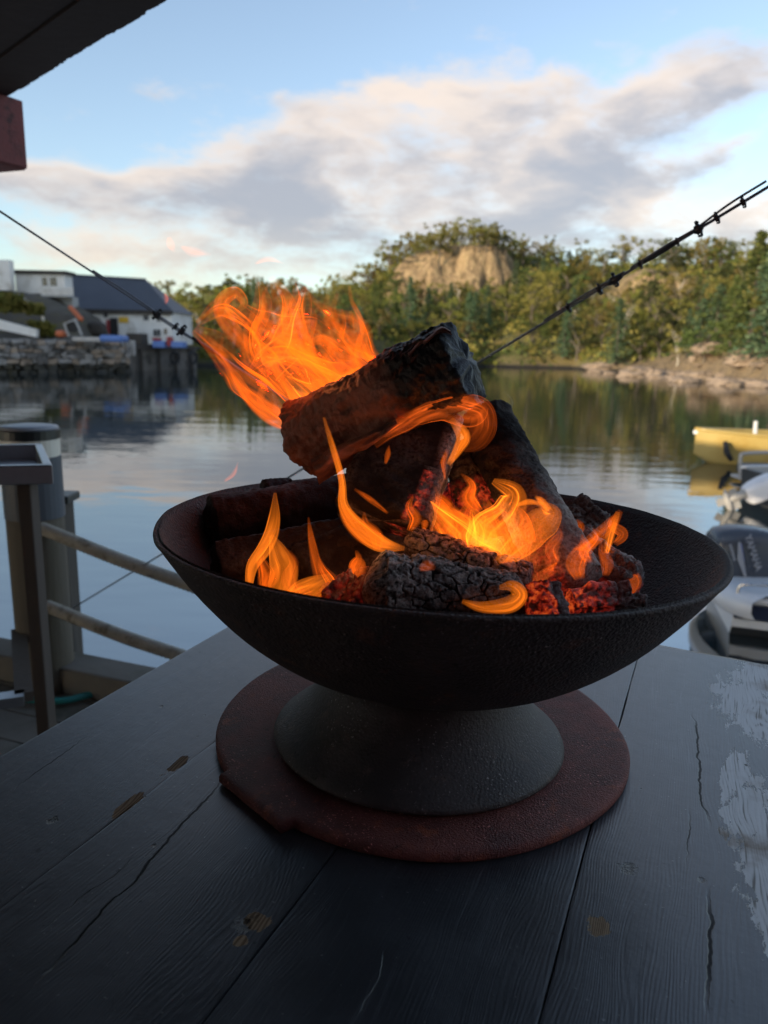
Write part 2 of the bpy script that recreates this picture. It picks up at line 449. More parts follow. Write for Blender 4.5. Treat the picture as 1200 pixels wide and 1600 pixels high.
    h = t.M('ADD', h, t.M('MULTIPLY', mott, 0.6)); h = t.M('ADD', h, t.M('MULTIPLY', speck, 0.12))
    h = t.M('SUBTRACT', h, t.M('MULTIPLY', pm, 0.5))
    h = t.M('SUBTRACT', h, t.M('MULTIPLY', t.M('ADD', crack, kn), 3.0))
    t.put(b.inputs['Normal'], t.bump(h, 0.55, 0.0012))
    return mt

def iron_mat(name, a, c2, rust, rough, bump, scale):
    mt, t, b = material(name)
    c = t.coord('Object')
    n = t.noise(c, 12, 6, 0.65); n2 = t.noise(c, scale, 4, 0.6); n3 = t.noise(c, 420, 2, 0.5)
    col = t.mix(t.smooth(n, 0.35, 0.65), a, c2)
    col = t.mix(t.smooth(t.noise(c, 30, 6, 0.7), 0.54, 0.70), col, rust)
    col = t.mix(t.M('MULTIPLY', t.smooth(n3, 0.62, 0.74), t.smooth(t.noise(c, 17, 3, 0.6), 0.42, 0.62)), col, tuple(min(1, 3.2 * x + 0.07) for x in c2))
    col = t.mix(t.smooth(t.noise(c, 62, 5, 0.7), 0.60, 0.74), col, tuple(x * 0.4 for x in a))
    t.put(b.inputs['Base Color'], col)
    t.put(b.inputs['Roughness'], t.M('ADD', rough - 0.15, t.M('MULTIPLY', n, 0.3)))
    b.inputs['Specular IOR Level'].default_value = 0.45
    h = t.M('ADD', n2, t.M('MULTIPLY', t.voro(c, scale * 1.4), 0.6))
    t.put(b.inputs['Normal'], t.bump(h, bump, 0.003))
    return mt
MT['bowl'] = iron_mat('cast_iron_bowl', (0.040, 0.028, 0.025), (0.075, 0.055, 0.049), (0.12, 0.058, 0.040), 0.72, 0.8, 230)
MT['plate'] = iron_mat('rusty_iron_plate', (0.12, 0.034, 0.030), (0.26, 0.078, 0.063), (0.35, 0.088, 0.045), 0.66, 0.6, 420)
MT['foot'] = iron_mat('dark_iron_foot', (0.050, 0.042, 0.040), (0.090, 0.077, 0.073), (0.13, 0.095, 0.080), 0.60, 0.30, 240)

def char_mat(name, base, ash_col, brown=None, rough=0.8, glow=.45, shiny=0.0, bumpd=0.004):
    mt, t, b = material(name)
    c = t.coord('Object'); ash = t.attr('ash'); gl = t.attr('glow'); bk = t.attr('bark')
    n = t.noise(c, 45, 6, 0.65); n2 = t.noise(c, 260, 4, 0.6)
    dark = t.V('SCALE', base, t.M('ADD', 0.6, n))
    if brown:
        br = t.mix(t.smooth(n, 0.35, 0.7), brown, tuple(x * 0.45 for x in brown))
        dark = t.mix(bk, dark, br)
    am = t.M('MULTIPLY', ash, t.smooth(t.M('ADD', n2, t.M('MULTIPLY', n, 0.6)), 0.55, 0.95))
    col = t.mix(am, dark, ash_col)
    t.put(b.inputs['Base Color'], col)
    t.put(b.inputs['Roughness'], t.M('SUBTRACT', rough, t.M('MULTIPLY', t.M('SUBTRACT', 1.0, bk), shiny)))
    t.put(b.inputs['Normal'], t.bump(t.M('ADD', n, t.M('MULTIPLY', n2, 0.6)), 0.8, bumpd))
    b.inputs['Specular IOR Level'].default_value = 0.28
    em = t.M('MULTIPLY', gl, t.smooth(t.noise(c, 150, 4, 0.65), 0.40, 0.70))
    t.put(b.inputs['Emission Color'], t.mix(t.smooth(em, 0.2, 0.9), (0.85, 0.035, 0.015), (1.0, 0.13, 0.02)))
    t.put(b.inputs['Emission Strength'], t.M('MULTIPLY', em, glow))
    return mt
MT['char'] = char_mat('charred_wood', (0.012, 0.010, 0.010), (0.30, 0.28, 0.27))
MT['charbrown'] = char_mat('scorched_brown_wood', (0.012, 0.009, 0.008), (0.22, 0.20, 0.19), brown=(0.075, 0.046, 0.036))
MT['bark'] = char_mat('wrinkled_burnt_bark', (0.008, 0.008, 0.009), (0.25, 0.22, 0.20), brown=(0.36, 0.16, 0.105), rough=0.60, shiny=0.14, bumpd=0.003)
MT['ashlog'] = char_mat('ash_coated_charcoal', (0.016, 0.013, 0.012), (0.46, 0.41, 0.37), brown=(0.24, 0.155, 0.125), rough=0.9, glow=.30)
MT['ember'] = char_mat('glowing_ember', (0.10, 0.035, 0.03), (0.40, 0.32, 0.29), rough=0.9, glow=.32)

def flame_mat(name, e, col, absorb):
    mt = bpy.data.materials.new(name); mt.use_nodes = True
    t = NT(mt.node_tree); t.n.clear(); out = t.node('ShaderNodeOutputMaterial')
    em = t.node('ShaderNodeEmission'); em.inputs[0].default_value = (*col, 1); em.inputs[1].default_value = e
    ab = t.node('ShaderNodeVolumeAbsorption'); ab.inputs[0].default_value = (0.95, 0.45, 0.15, 1); ab.inputs[1].default_value = absorb
    ad = t.node('ShaderNodeAddShader'); t.l.new(em.outputs[0], ad.inputs[0]); t.l.new(ab.outputs[0], ad.inputs[1])
    t.l.new(ad.outputs[0], out.inputs['Volume'])
    return mt
MT['flame'] = flame_mat('flame_gas', 260.0, (1.0, 0.150, 0.008), 320)
MT['flame_hot'] = flame_mat('flame_gas_bright', 600.0, (1.0, 0.21, 0.012), 320)
MT['flame_dim'] = flame_mat('flame_gas_dim', 150.0, (1.0, 0.14, 0.014), 60)
MT['flame_faint'] = flame_mat('flame_gas_faint', 60.0, (1.0, 0.20, 0.06), 40)

# ------------------------------------------------------------------ setting: water, far hillside
DECK_Z = 1.15
w = MB()
gx = np.linspace(-260, 260, 14); gy = np.linspace(-60, 330, 14)
w.grid(np.stack(np.meshgrid(gx, gy, indexing='ij') + [np.zeros((14, 14))], -1)[:, ::-1])
water = w.build('water', MT['water'], local=True); tag(water, 'calm dark harbour water reflecting sky and hill', 'water', kind='structure')

# control table by photo column: shore row, crest row, crest distance
CT = np.array([(-1500, 566, 470, 150), (-600, 566, 474, 150), (0, 566, 478, 150), (230, 569, 482, 150), (300, 571, 482, 150), (350, 572, 476, 150),
               (450, 572, 474, 150), (540, 572, 460, 150), (590, 572, 438, 145), (630, 572, 412, 140), (690, 573, 388, 138), (760, 573, 388, 138),
               (800, 574, 400, 140), (900, 576, 414, 145), (960, 581, 416, 145), (1050, 586, 412, 142), (1120, 592, 412, 140), (1200, 603, 414, 138),
               (1400, 625, 410, 130), (1900, 640, 420, 130), (2600, 650, 430, 130)], float)
def hor(x): return 800 - F * math.tan(_p) + (x - 600) * math.tan(_r)
AZ = []; SH = []; CD = []; CHT = []
for x, sy, cy, cd in CT:
    a = math.atan2(ray(x, hor(x))[0], ray(x, hor(x))[1])
    sp = PZ(x, sy, 0.0); AZ.append(a); SH.append(math.hypot(sp[0], sp[1])); CD.append(cd)
    v = ray(x, cy); CHT.append(CAM_H + v[2] / math.hypot(v[0], v[1]) * cd)
AZ, SH, CD, CHT = map(np.array, (AZ, SH, CD, CHT))
def px_of_az(a): return np.interp(a, AZ, CT[:, 0])
def terrain_h(X, Y):
    """height, rockiness, shore factor at world position"""
    X = np.asarray(X, float); Y = np.asarray(Y, float)
    a = np.arctan2(X, Y); d = np.hypot(X, Y)
    sh = np.interp(a, AZ, SH); cd = np.interp(a, AZ, CD); ch = np.interp(a, AZ, CHT); pxx = np.interp(a, AZ, CT[:, 0])
    wob = fbm(np.stack([X * 0.12, Y * 0.12, X * 0], -1), 3, 5) * 5
    t = (d + wob - sh) / (cd - sh)
    s = 0.06 * sstep(t, 0, 0.04) + 0.94 * np.clip(t, 0, 1) ** 0.95
    # cliff under the summit
    cl = sstep(pxx + fbm(np.stack([X * .1, Y * .1, X * 0 + 5], -1), 2, 14) * 50, 575, 640) * sstep(pxx, 822, 762)
    fr = fbm(np.stack([X * 0.22, Y * 0.22, X * 0 + 3], -1), 3, 9)
    sc = 0.50 * np.clip(t / 0.62, 0, 1) + 0.44 * sstep(t + fr * 0.10, 0.58, 0.73) + 0.06 * sstep(t, .72, 1.)
    s = s * (1 - cl) + sc * cl
    cl2 = np.exp(-((pxx - 1010) / 75.0) ** 2)
    sc2 = 0.52 * np.clip(t / 0.55, 0, 1) + 0.26 * sstep(t + fr * 0.12, 0.55, 0.64) + 0.22 * sstep(t, .64, 1.)
    s = s * (1 - cl2) + sc2 * cl2
    # low pale bank and rocks on the right shore
    bank = sstep(pxx, 900, 1050)
    h = ch * s
    h = h - 9.0 * sstep(t, 1.0, 2.0) * sstep(d, cd, cd + 60)
    h = h + (fbm(np.stack([X * 0.16, Y * 0.16, X * 0], -1), 4, 2) * 3.0) * sstep(t, 0.03, 0.3) * (1 - 0.6 * cl)
    h = h + fbm(np.stack([X * 0.7, Y * 0.7, X * 0], -1), 3, 21) * (0.5 + 0.8 * bank) * sstep(t, -0.02, 0.05)
    h = np.where(t < 0, np.maximum(-1.5, t * 25), h)
    rock = sstep(cl, .25, .6) * sstep(t + fr * .22, 0.48, 0.58) * sstep(t + fr * .2, 0.88, 0.74) * sstep(fbm(np.stack([X * .35, Y * .35, X * 0 + 8], -1), 3, 44), -.32, -.18) + cl2 * sstep(t + fr * .14, 0.48, 0.54) * sstep(t + fr * .1, 0.76, 0.66)
    shore = sstep(t, 0.012 + 0.160 * bank, 0.003 + 0.050 * bank)
    return h, np.clip(rock, 0, 1), shore, t
na, nr = 560, 120
aa = np.linspace(AZ[0], R_(58), na); q = np.linspace(0, 1, nr)
sh_ = np.interp(aa, AZ, SH)[:, None] - 3; end_ = 235.0
D = sh_ + (end_ - sh_) * (q[None] ** 1.25)
TX, TY = np.sin(aa)[:, None] * D, np.cos(aa)[:, None] * D
TH, TR, TS, TT = terrain_h(TX, TY)
jit = fbm(np.stack([TX * .9, TY * .9, TH * .35], -1), 3, 33) * 2.6 * TR
g = np.stack([TX + jit * np.sin(aa)[:, None], TY + jit * np.cos(aa)[:, None], TH], -1)
hill = MB().grid(g[:, ::-1])
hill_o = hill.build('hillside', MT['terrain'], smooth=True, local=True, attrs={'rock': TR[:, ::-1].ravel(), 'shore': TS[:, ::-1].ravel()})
tag(hill_o, 'wooded hillside with bare rock cliff across the water', 'hill', kind='structure')

def ground_pt(x, y):
    """where the line of sight through pixel (x, y) meets the far hillside"""
    v = ray(x, y); v = v / math.hypot(v[0], v[1])
    d = np.linspace(40, 230, 760); hh = terrain_h(v[0] * d, v[1] * d)[0]
    z = CAM_H + v[2] * d
    hit = np.nonzero(z <= hh)[0]
    k = hit[0] if len(hit) else len(d) - 1
    return np.array([v[0] * d[k], v[1] * d[k], hh[k]])

# headland added out of view to keep the low sun off quay and houses
hx, hy = np.meshgrid(np.linspace(-1, 1, 60), np.linspace(-1, 1, 40), indexing='ij'); rr0 = np.sqrt(hx ** 2 + hy ** 2)
X_, Y_ = -74 + hx * 26 * .62 + hy * 30 * .79 * -.2, 24 + hx * 26 * .2 + hy * 46
Z_ = 21 * (1 - sstep(rr0, 0.25, 1.0)) - .8 + fbm(np.stack([X_ * .15, Y_ * .15, X_ * 0], -1), 4, 8) * 5 * (1 - sstep(rr0, .7, 1))
tag(MB().grid(np.stack([X_, Y_, Z_], -1)).build('shade_mound', MT['terrain'], smooth=True, local=True, attrs={'rock': np.zeros(2400), 'shore': np.zeros(2400)}), 'added unseen mound that shades the quay from the low sun', 'hill', kind='structure')

# ------------------------------------------------------------------ trees
OLIVE = [(0.0, (0.060, 0.070, 0.016)), (0.35, (0.108, 0.114, 0.026)), (0.7, (0.148, 0.142, 0.034)), (1.0, (0.185, 0.158, 0.044))]
GREEN = [(0.0, (0.030, 0.048, 0.014)), (0.5, (0.065, 0.090, 0.025)), (1.0, (0.120, 0.135, 0.040))]
OCHRE = [(0.0, (0.080, 0.075, 0.020)), (0.5, (0.145, 0.125, 0.034)), (1.0, (0.20, 0.150, 0.045))]
SPRUCE = [(0.0, (0.030, 0.058, 0.030)), (0.5, (0.060, 0.100, 0.052)), (1.0, (0.110, 0.150, 0.080))]
DARKG = [(0.0, (0.020, 0.028, 0.012)), (0.5, (0.045, 0.055, 0.020)), (1.0, (0.075, 0.080, 0.030))]
for k, r in dict(olive=OLIVE, green=GREEN, ochre=OCHRE, spruce=SPRUCE, dark=DARKG).items(): MT['leaf_' + k] = leaf_mat('foliage_' + k, r)
MT['trunk'] = simple('tree_bark', (0.10, 0.085, 0.065), 0.9, 0.5, 6, 0.4)
MT['birch'] = simple('pale_bark', (0.38, 0.35, 0.29), 0.9, 0.4, 6, 0.3)

def quads(c, size, rr, flat=0.0):
    n = len(c); a = rr.normal(size=(n, 3)); a[:, 2] *= (1 - flat); a /= np.linalg.norm(a, axis=1)[:, None]
    b = rr.normal(size=(n, 3)); b -= a * (a * b).sum(1)[:, None]; b /= np.linalg.norm(b, axis=1)[:, None]
    s = (size * rr.uniform(0.55, 1.25, n))[:, None]
    v = np.stack([c - a * s - b * s * .6, c + a * s * .9 - b * s * .5, c + a * s * 1.1 + b * s * .6, c - a * s * .8 + b * s * .7], 1).reshape(-1, 3)
    return v, [(4 * i, 4 * i + 1, 4 * i + 2, 4 * i + 3) for i in range(n)]
PROTO = {}
def broadleaf(key, seed, leaf, trunk, dens, spread, openness):
    """unit tree, 1 m tall; crown of leaf clumps on limbs"""
    rr = np.random.default_rng(seed)
    root = thing('broadleaf_tree', (0, 0, 0), 'x', 'tree')
    tr = MB(); tops = []
    k = rr.uniform(-.06, .06, (5, 2)); zz = np.linspace(-0.05, .62, 5)
    sp = np.column_stack([k * np.linspace(0, 1, 5)[:, None], zz]); tr.tube(sp, np.linspace(.028, .010, 5), 6)
    for i in range(9):
        a = rr.uniform(0, 6.28); z0 = rr.uniform(.18, .58); z1 = z0 + rr.uniform(.08, .36); rad = rr.uniform(.14, .36) * spread
        e = np.array([math.cos(a) * rad, math.sin(a) * rad, z1])
        s0 = np.array([np.interp(z0, zz, sp[:, 0]), np.interp(z0, zz, sp[:, 1]), z0])
        tr.tube([s0, (s0 + e) / 2 + (0, 0, .04), e], [.011, .008, .003], 5); tops.append(e)
    tops.append(np.array([k[-1][0], k[-1][1], .82]))
    tr.build('trunk', trunk, root, local=True)
    cl = []
    for e in tops:
        for j in range(rr.integers(2, 4)):
            c = e + rr.normal(size=3) * (.09 * spread, .09 * spread, .07); r = rr.uniform(.05, .12) * openness
            m_ = int(dens * 2.0 * rr.uniform(.6, 1.3)); p = rr.normal(size=(m_, 3)); p /= np.linalg.norm(p, axis=1)[:, None]
            cl.append(c + p * r * rr.uniform(.3, 1.0, (m_, 1)) * (1, 1, .75))
    cl = np.concatenate(cl); cl[:, 2] = np.clip(cl[:, 2], .10, 1.02)
    v, f = quads(cl, .0165, rr, .3)
    MB().add(v, f).build('crown', leaf, root, local=True)
    PROTO[key] = root
def conifer(key, seed, leaf):
    rr = np.random.default_rng(seed)
    root = thing('conifer_tree', (0, 0, 0), 'x', 'tree')
    MB().tube([(0, 0, -.05), (0, 0, .5), (.01, 0, 1.0)], [.022, .012, .002], 6).build('trunk', MT['trunk'], root, local=True)
    pts = []
    for z in np.linspace(.08, .97, 24):
        L = .27 * (1 - z) ** .85 * rr.uniform(.75, 1.2) + .012
        for b in range(rr.integers(6, 9)):
            a = rr.uniform(0, 6.28); l = L * rr.uniform(.6, 1.15)
            q_ = np.linspace(.12, 1, 9)
            p = np.column_stack([np.cos(a) * l * q_, np.sin(a) * l * q_, z + .10 * l - .5 * l * q_ ** 1.3 + .25 * l * q_ ** 3])
            pts.append(p + rr.normal(size=p.shape) * .008)
    v, f = quads(np.concatenate(pts), .015, rr, .5)
    MB().add(v, f).build('crown', leaf, root, local=True)
    PROTO[key] = root
broadleaf('olive', 1, MT['leaf_olive'], MT['trunk'], 34, 1.0, 1.0)
broadleaf('olive2', 2, MT['leaf_olive'], MT['trunk'], 26, 1.25, 1.1)
broadleaf('green', 3, MT['leaf_green'], MT['trunk'], 36, 1.0, 1.05)
broadleaf('ochre', 4, MT['leaf_ochre'], MT['trunk'], 28, 1.05, 1.0)
broadleaf('dark', 5, MT['leaf_dark'], MT['trunk'], 36, 1.1, 1.0)
broadleaf('sparse', 6, MT['leaf_olive'], MT['trunk'], 7, 1.15, .9)
broadleaf('birch', 7, MT['leaf_ochre'], MT['birch'], 9, .8, .9)
conifer('spruce', 11, MT['leaf_spruce']); conifer('spruce2', 12, MT['leaf_spruce']); conifer('spruce3', 13, MT['leaf_green'])
TLAB = {'olive': ('rounded olive-green broadleaf tree in the wood on the far hill', 'olive trees on the far hill'),
        'olive2': ('wide spreading olive-green tree in the wood on the far hill', 'spreading olive trees on the far hill'),
        'green': ('fresh green broadleaf tree in the wood on the far hill', 'green trees on the far hill'),
        'ochre': ('yellow-brown autumn tree in the wood on the far hill', 'autumn trees on the far hill'),
        'dark': ('dark green broadleaf tree in the wood on the far hill', 'dark trees on the far hill'),
        'sparse': ('thin bare-branched tree with the sky showing through on the far ridge', 'bare-branched trees on the ridge'),
        'birch': ('slender pale-trunked tree with few leaves on the far slope', 'pale-trunked trees on the far slope'),
        'spruce': ('blue-green young spruce on the far slope', 'spruces on the far slope'),
        'spruce2': ('narrow blue-green spruce on the far slope', 'narrow spruces on the far slope'),
        'spruce3': ('bright green spruce on the far slope', 'bright spruces on the far slope')}
USED = set()
def plant(key, pos, h, wide=1.0, label=None):
    if key in USED: o = copy_tree(PROTO[key])
    else: o = PROTO[key]; USED.add(key)
    o.location = [float(c) for c in pos]; o.rotation_euler = (0, 0, random.uniform(0, 6.28)); o.scale = (h * wide, h * wide, h)
    o['label'], o['group'] = TLAB[key]
    a_ = math.atan2(pos[0], pos[1]); x_ = float(np.interp(a_, AZ, CT[:, 0])); t_ = float(terrain_h(pos[0], pos[1])[3])
    wh = ('beyond the timber pier' if x_ < 430 else 'on the slope rising to the rock cliff' if x_ < 600 else ('on top of the rock cliff' if t_ > .66 else 'below the rock cliff') if x_ < 800
          else 'between the rock cliff and the shore rocks' if x_ < 1000 else 'above the shore rocks')
    if t_ > .9 and not 600 <= x_ < 800: wh = 'on the ridge ' + wh
    elif t_ < .25 and x_ < 1000: wh = 'close to the water ' + wh
    o['label'] = TLAB[key][0].split(' in the wood')[0].split(' on the far')[0].split(' with the sky')[0].split(' with few')[0] + ' ' + wh; o['group'] = o['label']
    if label:
        o['label'] = label
        if 'group' in o: del o['group']
    return o
ntree = 0; tries = 0
placed = []
while ntree < 330 and tries < 6000:
    tries += 1
    x = random.uniform(225, 1260); t = random.random() ** 0.8
    a = float(np.interp(x, CT[:, 0], AZ)); s_, c_ = float(np.interp(a, AZ, SH)), float(np.interp(a, AZ, CD))
    d = s_ + (0.07 + t * 1.03) * (c_ - s_)
    if x > 940: d = max(d, s_ + 10)
    X, Y = math.sin(a) * d, math.cos(a) * d
    h, rk, so, tt = (float(v) for v in terrain_h(X, Y))
    if rk > 0.15 and random.random() > 0.10: continue
    if 600 < x < 795 and 0.40 < tt < 0.66 and random.random() > 0.35: continue
    if any((X - p[0]) ** 2 + (Y - p[1]) ** 2 < 4.5 for p in placed): continue
    placed.append((X, Y))
    if x < 600 and tt > .8: key = random.choice(['olive', 'green', 'olive2', 'sparse']); hh = random.uniform(2.2, 3.6)
    elif tt > 0.93: key = random.choice(['olive', 'olive2', 'sparse', 'olive', 'sparse', 'dark', 'ochre']); hh = random.uniform(3.2, 5.2)
    else:
        key = random.choice(['olive', 'olive2', 'olive', 'green', 'ochre', 'ochre', 'dark', 'birch', 'spruce3' if random.random() < .5 else 'spruce'] + (['dark', 'dark', 'green'] if x > 850 else []))
        hh = random.uniform(3.2, 6.0)
    if 'spruce' in key and tt > .6: key = 'olive'
    if 560 < x < 800 and tt < 0.66: hh *= 0.8
    if 'spruce' in key: hh *= 1.25
    plant(key, (X, Y, h - 0.1), hh, random.uniform(0.85, 1.2)); ntree += 1
for i, (x, y, hp, key, wd, lab) in enumerate([
        (962, 572, 98, 'spruce', 1.15, 'pale blue-green spruce standing alone just behind the shore rocks'),
        (1168, 560, 172, 'spruce3', 1.2, 'tall bright green spruce rising to the ridge line above the shore rocks'),
        (1215, 570, 190, 'spruce2', 1.2, None), (1138, 556, 110, 'spruce3', 1.2, None), (640, 520, 84, 'spruce', 1.1, None), (668, 512, 60, 'spruce2', 1.1, None),
        (760, 506, 58, 'spruce', 1.1, None), (742, 520, 62, 'spruce2', 1.2, None), (1058, 572, 66, 'birch', .9, None), (1072, 548, 60, 'spruce2', 1.1, None),
        (712, 392, 40, 'sparse', 1.1, None), (684, 396, 36, 'sparse', 1.1, None), (735, 390, 44, 'olive2', 1.2, None), (760, 394, 40, 'olive', 1.2, None), (668, 400, 34, 'sparse', 1.0, None), (700, 394, 38, 'olive', 1.2, None), (722, 392, 42, 'sparse', 1.2, None), (748, 392, 40, 'olive2', 1.2, None), (775, 398, 36, 'dark', 1.2, None), (650, 404, 26, 'olive', 1.2, None), (630, 418, 24, 'olive2', 1.2, None), (790, 404, 34, 'olive', 1.3, None), (620, 470, 34, 'green', 1.3, None), (612, 445, 28, 'olive', 1.3, None), (690, 478, 34, 'olive2', 1.3, None), (720, 482, 36, 'green', 1.2, None), (655, 486, 34, 'ochre', 1.3, None), (775, 476, 40, 'olive', 1.3, None), (606, 486, 40, 'olive', 1.2, None), (632, 492, 46, 'green', 1.2, None), (672, 492, 38, 'ochre', 1.3, None), (704, 494, 50, 'spruce', 1.2, None), (735, 490, 40, 'olive2', 1.2, None), (752, 494, 46, 'green', 1.2, None), (790, 488, 48, 'spruce3', 1.2, None), (618, 505, 52, 'spruce3', 1.2, None), (645, 468, 26, 'olive', 1.3, None), (728, 466, 24, 'ochre', 1.3, None), (1090, 560, 84, 'spruce', 1.2, None), (1115, 552, 96, 'spruce2', 1.3, None), (880, 560, 70, 'spruce', 1.2, None), (1190, 560, 150, 'spruce', 1.2, None), (850, 545, 50, 'spruce3', 1.2, None), (560, 540, 60, 'spruce', 1.2, None),
        (1000, 566, 60, 'dark', 1.2, None), (900, 566, 62, 'dark', 1.2, None), (1030, 560, 70, 'dark', 1.2, None), (1100, 566, 66, 'green', 1.2, None), (330, 474, 26, 'sparse', 1.2, None), (345, 478, 22, 'olive', 1.2, None)]):
    p = ground_pt(x, y); d = math.hypot(p[0], p[1]); plant(key, p - (0, 0, .1), hp / F * d, wd, lab)
for k in list(PROTO):
    if k not in USED:
        for ch in list(PROTO[k].children): bpy.data.objects.remove(ch)
        bpy.data.objects.remove(PROTO[k])

# undergrowth: bracken, heather and grass nobody could count
for key, n, sd_, lab in (('olive', 52000, 1, 'olive scrub and young birch covering the far slope'), ('ochre', 26000, 2, 'yellow-brown bracken and heather covering the far slope'), ('green', 26000, 3, 'green bushes and ferns covering the far slope')):
    r2 = np.random.default_rng(sd_)
    ua = r2.uniform(R_(-38), R_(33), n); us = np.interp(ua, AZ, SH); uc = np.interp(ua, AZ, CD)
    ud = us + r2.uniform(0.012, 1.08, n) ** 1.1 * (uc - us)
    UX, UY = np.sin(ua) * ud, np.cos(ua) * ud
    uh, ur, uso, ut = terrain_h(UX, UY)
    cl_ = fbm(np.column_stack([UX * .2, UY * .2, np.full(n, sd_ * 9.0)]), 3, 40 + sd_)     # grows in patches
    keep = (ur < r2.uniform(0.0, 0.35, n)) & (uso < r2.uniform(0.2, 1.0, n)) & (cl_ > -0.10)
    c = np.column_stack([UX, UY, uh + r2.uniform(0, 1, n) ** 1.5 * (.5 + np.clip(cl_, 0, 1) * 7)])[keep]
    v, f = quads(c, .22, r2, .2)
    tag(MB().add(v, f).build('undergrowth', MT['leaf_' + key], local=True), lab, 'scrub', kind='stuff')

# shore rocks on the right bank
MT['shore_rock'] = simple('shore_rock', (0.27, 0.21, 0.155), 0.9, 0.8, 1.6, 0.8, dirt=(0.09, 0.07, 0.04))
def boulder(name, c, sx, sy, sz, seed, mat, rot=0.0, sub=3):
    th = np.linspace(0, 2 * math.pi, 8 + 4 * sub, endpoint=False); rings = []
    for ph in np.linspace(-math.pi / 2, math.pi / 2, 5 + 2 * sub):
        ring = np.stack([np.cos(th) * math.cos(ph), np.sin(th) * math.cos(ph), np.full(len(th), math.sin(ph))], -1)
        ring = ring * (1 + 1.25 * fbm(ring * 2.1 + seed, 4, seed))[:, None]
        ring = np.sign(ring) * np.abs(ring) ** 0.8
        x, y = ring[:, 0] * sx, ring[:, 1] * sy
        rings.append(np.column_stack([c[0] + x * math.cos(rot) - y * math.sin(rot), c[1] + x * math.sin(rot) + y * math.cos(rot), c[2] + ring[:, 2] * sz]))
    return MB().loft(rings).build(name, mat)
for i, (x, y, sx, sz) in enumerate([(945, 575, 1.8, .45), (1005, 579, 2.2, .5), (985, 584, 1.2, .3), (1050, 582, 1.6, .5), (1085, 585, 1.5, .5), (1120, 584, 2.0, .7),
                                     (1150, 578, 1.6, .6), (1175, 590, 1.8, .6), (1195, 575, 1.7, .7), (1070, 592, 1.0, .3), (1130, 597, 1.2, .35), (1165, 566, 1.4, .6), (1195, 600, 1.2, .4)] + [(930 + k * 13.0 + random.uniform(-8, 8), 573 + k * 1.0 + random.uniform(-4, 6), random.uniform(.35, 1.1), random.uniform(.15, .4)) for k in range(22)]):
    p = PZ(x, y + 4, 0.05) if y > 570 else ground_pt(x, y)
    g_ = float(terrain_h(p[0], p[1])[0])
    o = boulder('shore_rock', (p[0], p[1], max(g_, 0.0) + sz * .15), sx * random.uniform(.8, 1.3), sx * random.uniform(.5, .9), sz * random.uniform(.7, 1.3), 40 + i, MT['shore_rock'], random.uniform(-.4, .4))
    tag(o, 'pale weathered rock lying along the wooded shore', 'rock', 'rocks along the far shore')

# ------------------------------------------------------------------ quay, houses on the left shore
MT['stone_a'] = simple('quay_stone_grey', (0.27, 0.255, 0.24), 0.9, 0.9, 2.2, 0.6, dirt=(0.05, 0.05, 0.04))
MT['stone_b'] = simple('quay_stone_warm', (0.33, 0.26, 0.20), 0.9, 0.7, 2.2, 0.6, dirt=(0.07, 0.055, 0.04))
MT['stone_c'] = simple('quay_stone_dark', (0.15, 0.14, 0.13), 0.9, 0.7, 2.2, 0.6, dirt=(0.03, 0.03, 0.028))
MT['weed'] = simple('weedy_wet_stone', (0.022, 0.020, 0.013), 0.5, 0.6, 3.0, 0.5, dirt=(0.06, 0.045, 0.015))
MT['white_wall'] = simple('white_painted_boards', (0.80, 0.78, 0.74), 0.7, 0.2, 1.2, 0.1, dirt=(0.48, 0.44, 0.38))
MT['slate'] = simple('dark_slate_roof', (0.060, 0.068, 0.088), 0.55, 0.35, 2.5, 0.3)
MT['glass'] = simple('window_glass', (0.03, 0.035, 0.04), 0.08, 0.2, 2.0)
MT['grey_boards'] = simple('grey_boards', (0.40, 0.40, 0.39), 0.8, 0.3, 2.0, 0.1)
MT['dark_timber'] = simple('dark_wet_timber', (0.045, 0.038, 0.032), 0.8, 0.5, 3.0, 0.4)
MT['bank'] = simple('rocky_bank', (0.085, 0.075, 0.06), 0.95, 0.8, 0.9, 0.8, dirt=(0.13, 0.11, 0.045), bscale=2.2)
MT['red'] = simple('red_paint', (0.30, 0.035, 0.035), 0.6, 0.3, 3.0)
MT['blue'] = simple('blue_plastic', (0.10, 0.19, 0.46), 0.5, 0.3, 3.0)
MT['yellow'] = simple('yellow_sign_paint', (0.70, 0.42, 0.03), 0.5, 0.2, 3.0)
MT['orange'] = simple('orange_plastic', (0.55, 0.14, 0.05), 0.6, 0.3, 3.0)
MT['rubber'] = simple('black_rubber', (0.012, 0.012, 0.013), 0.7, 0.3, 6.0)
MT['concrete'] = simple('pale_concrete', (0.42, 0.40, 0.37), 0.9, 0.4, 1.5, 0.3)

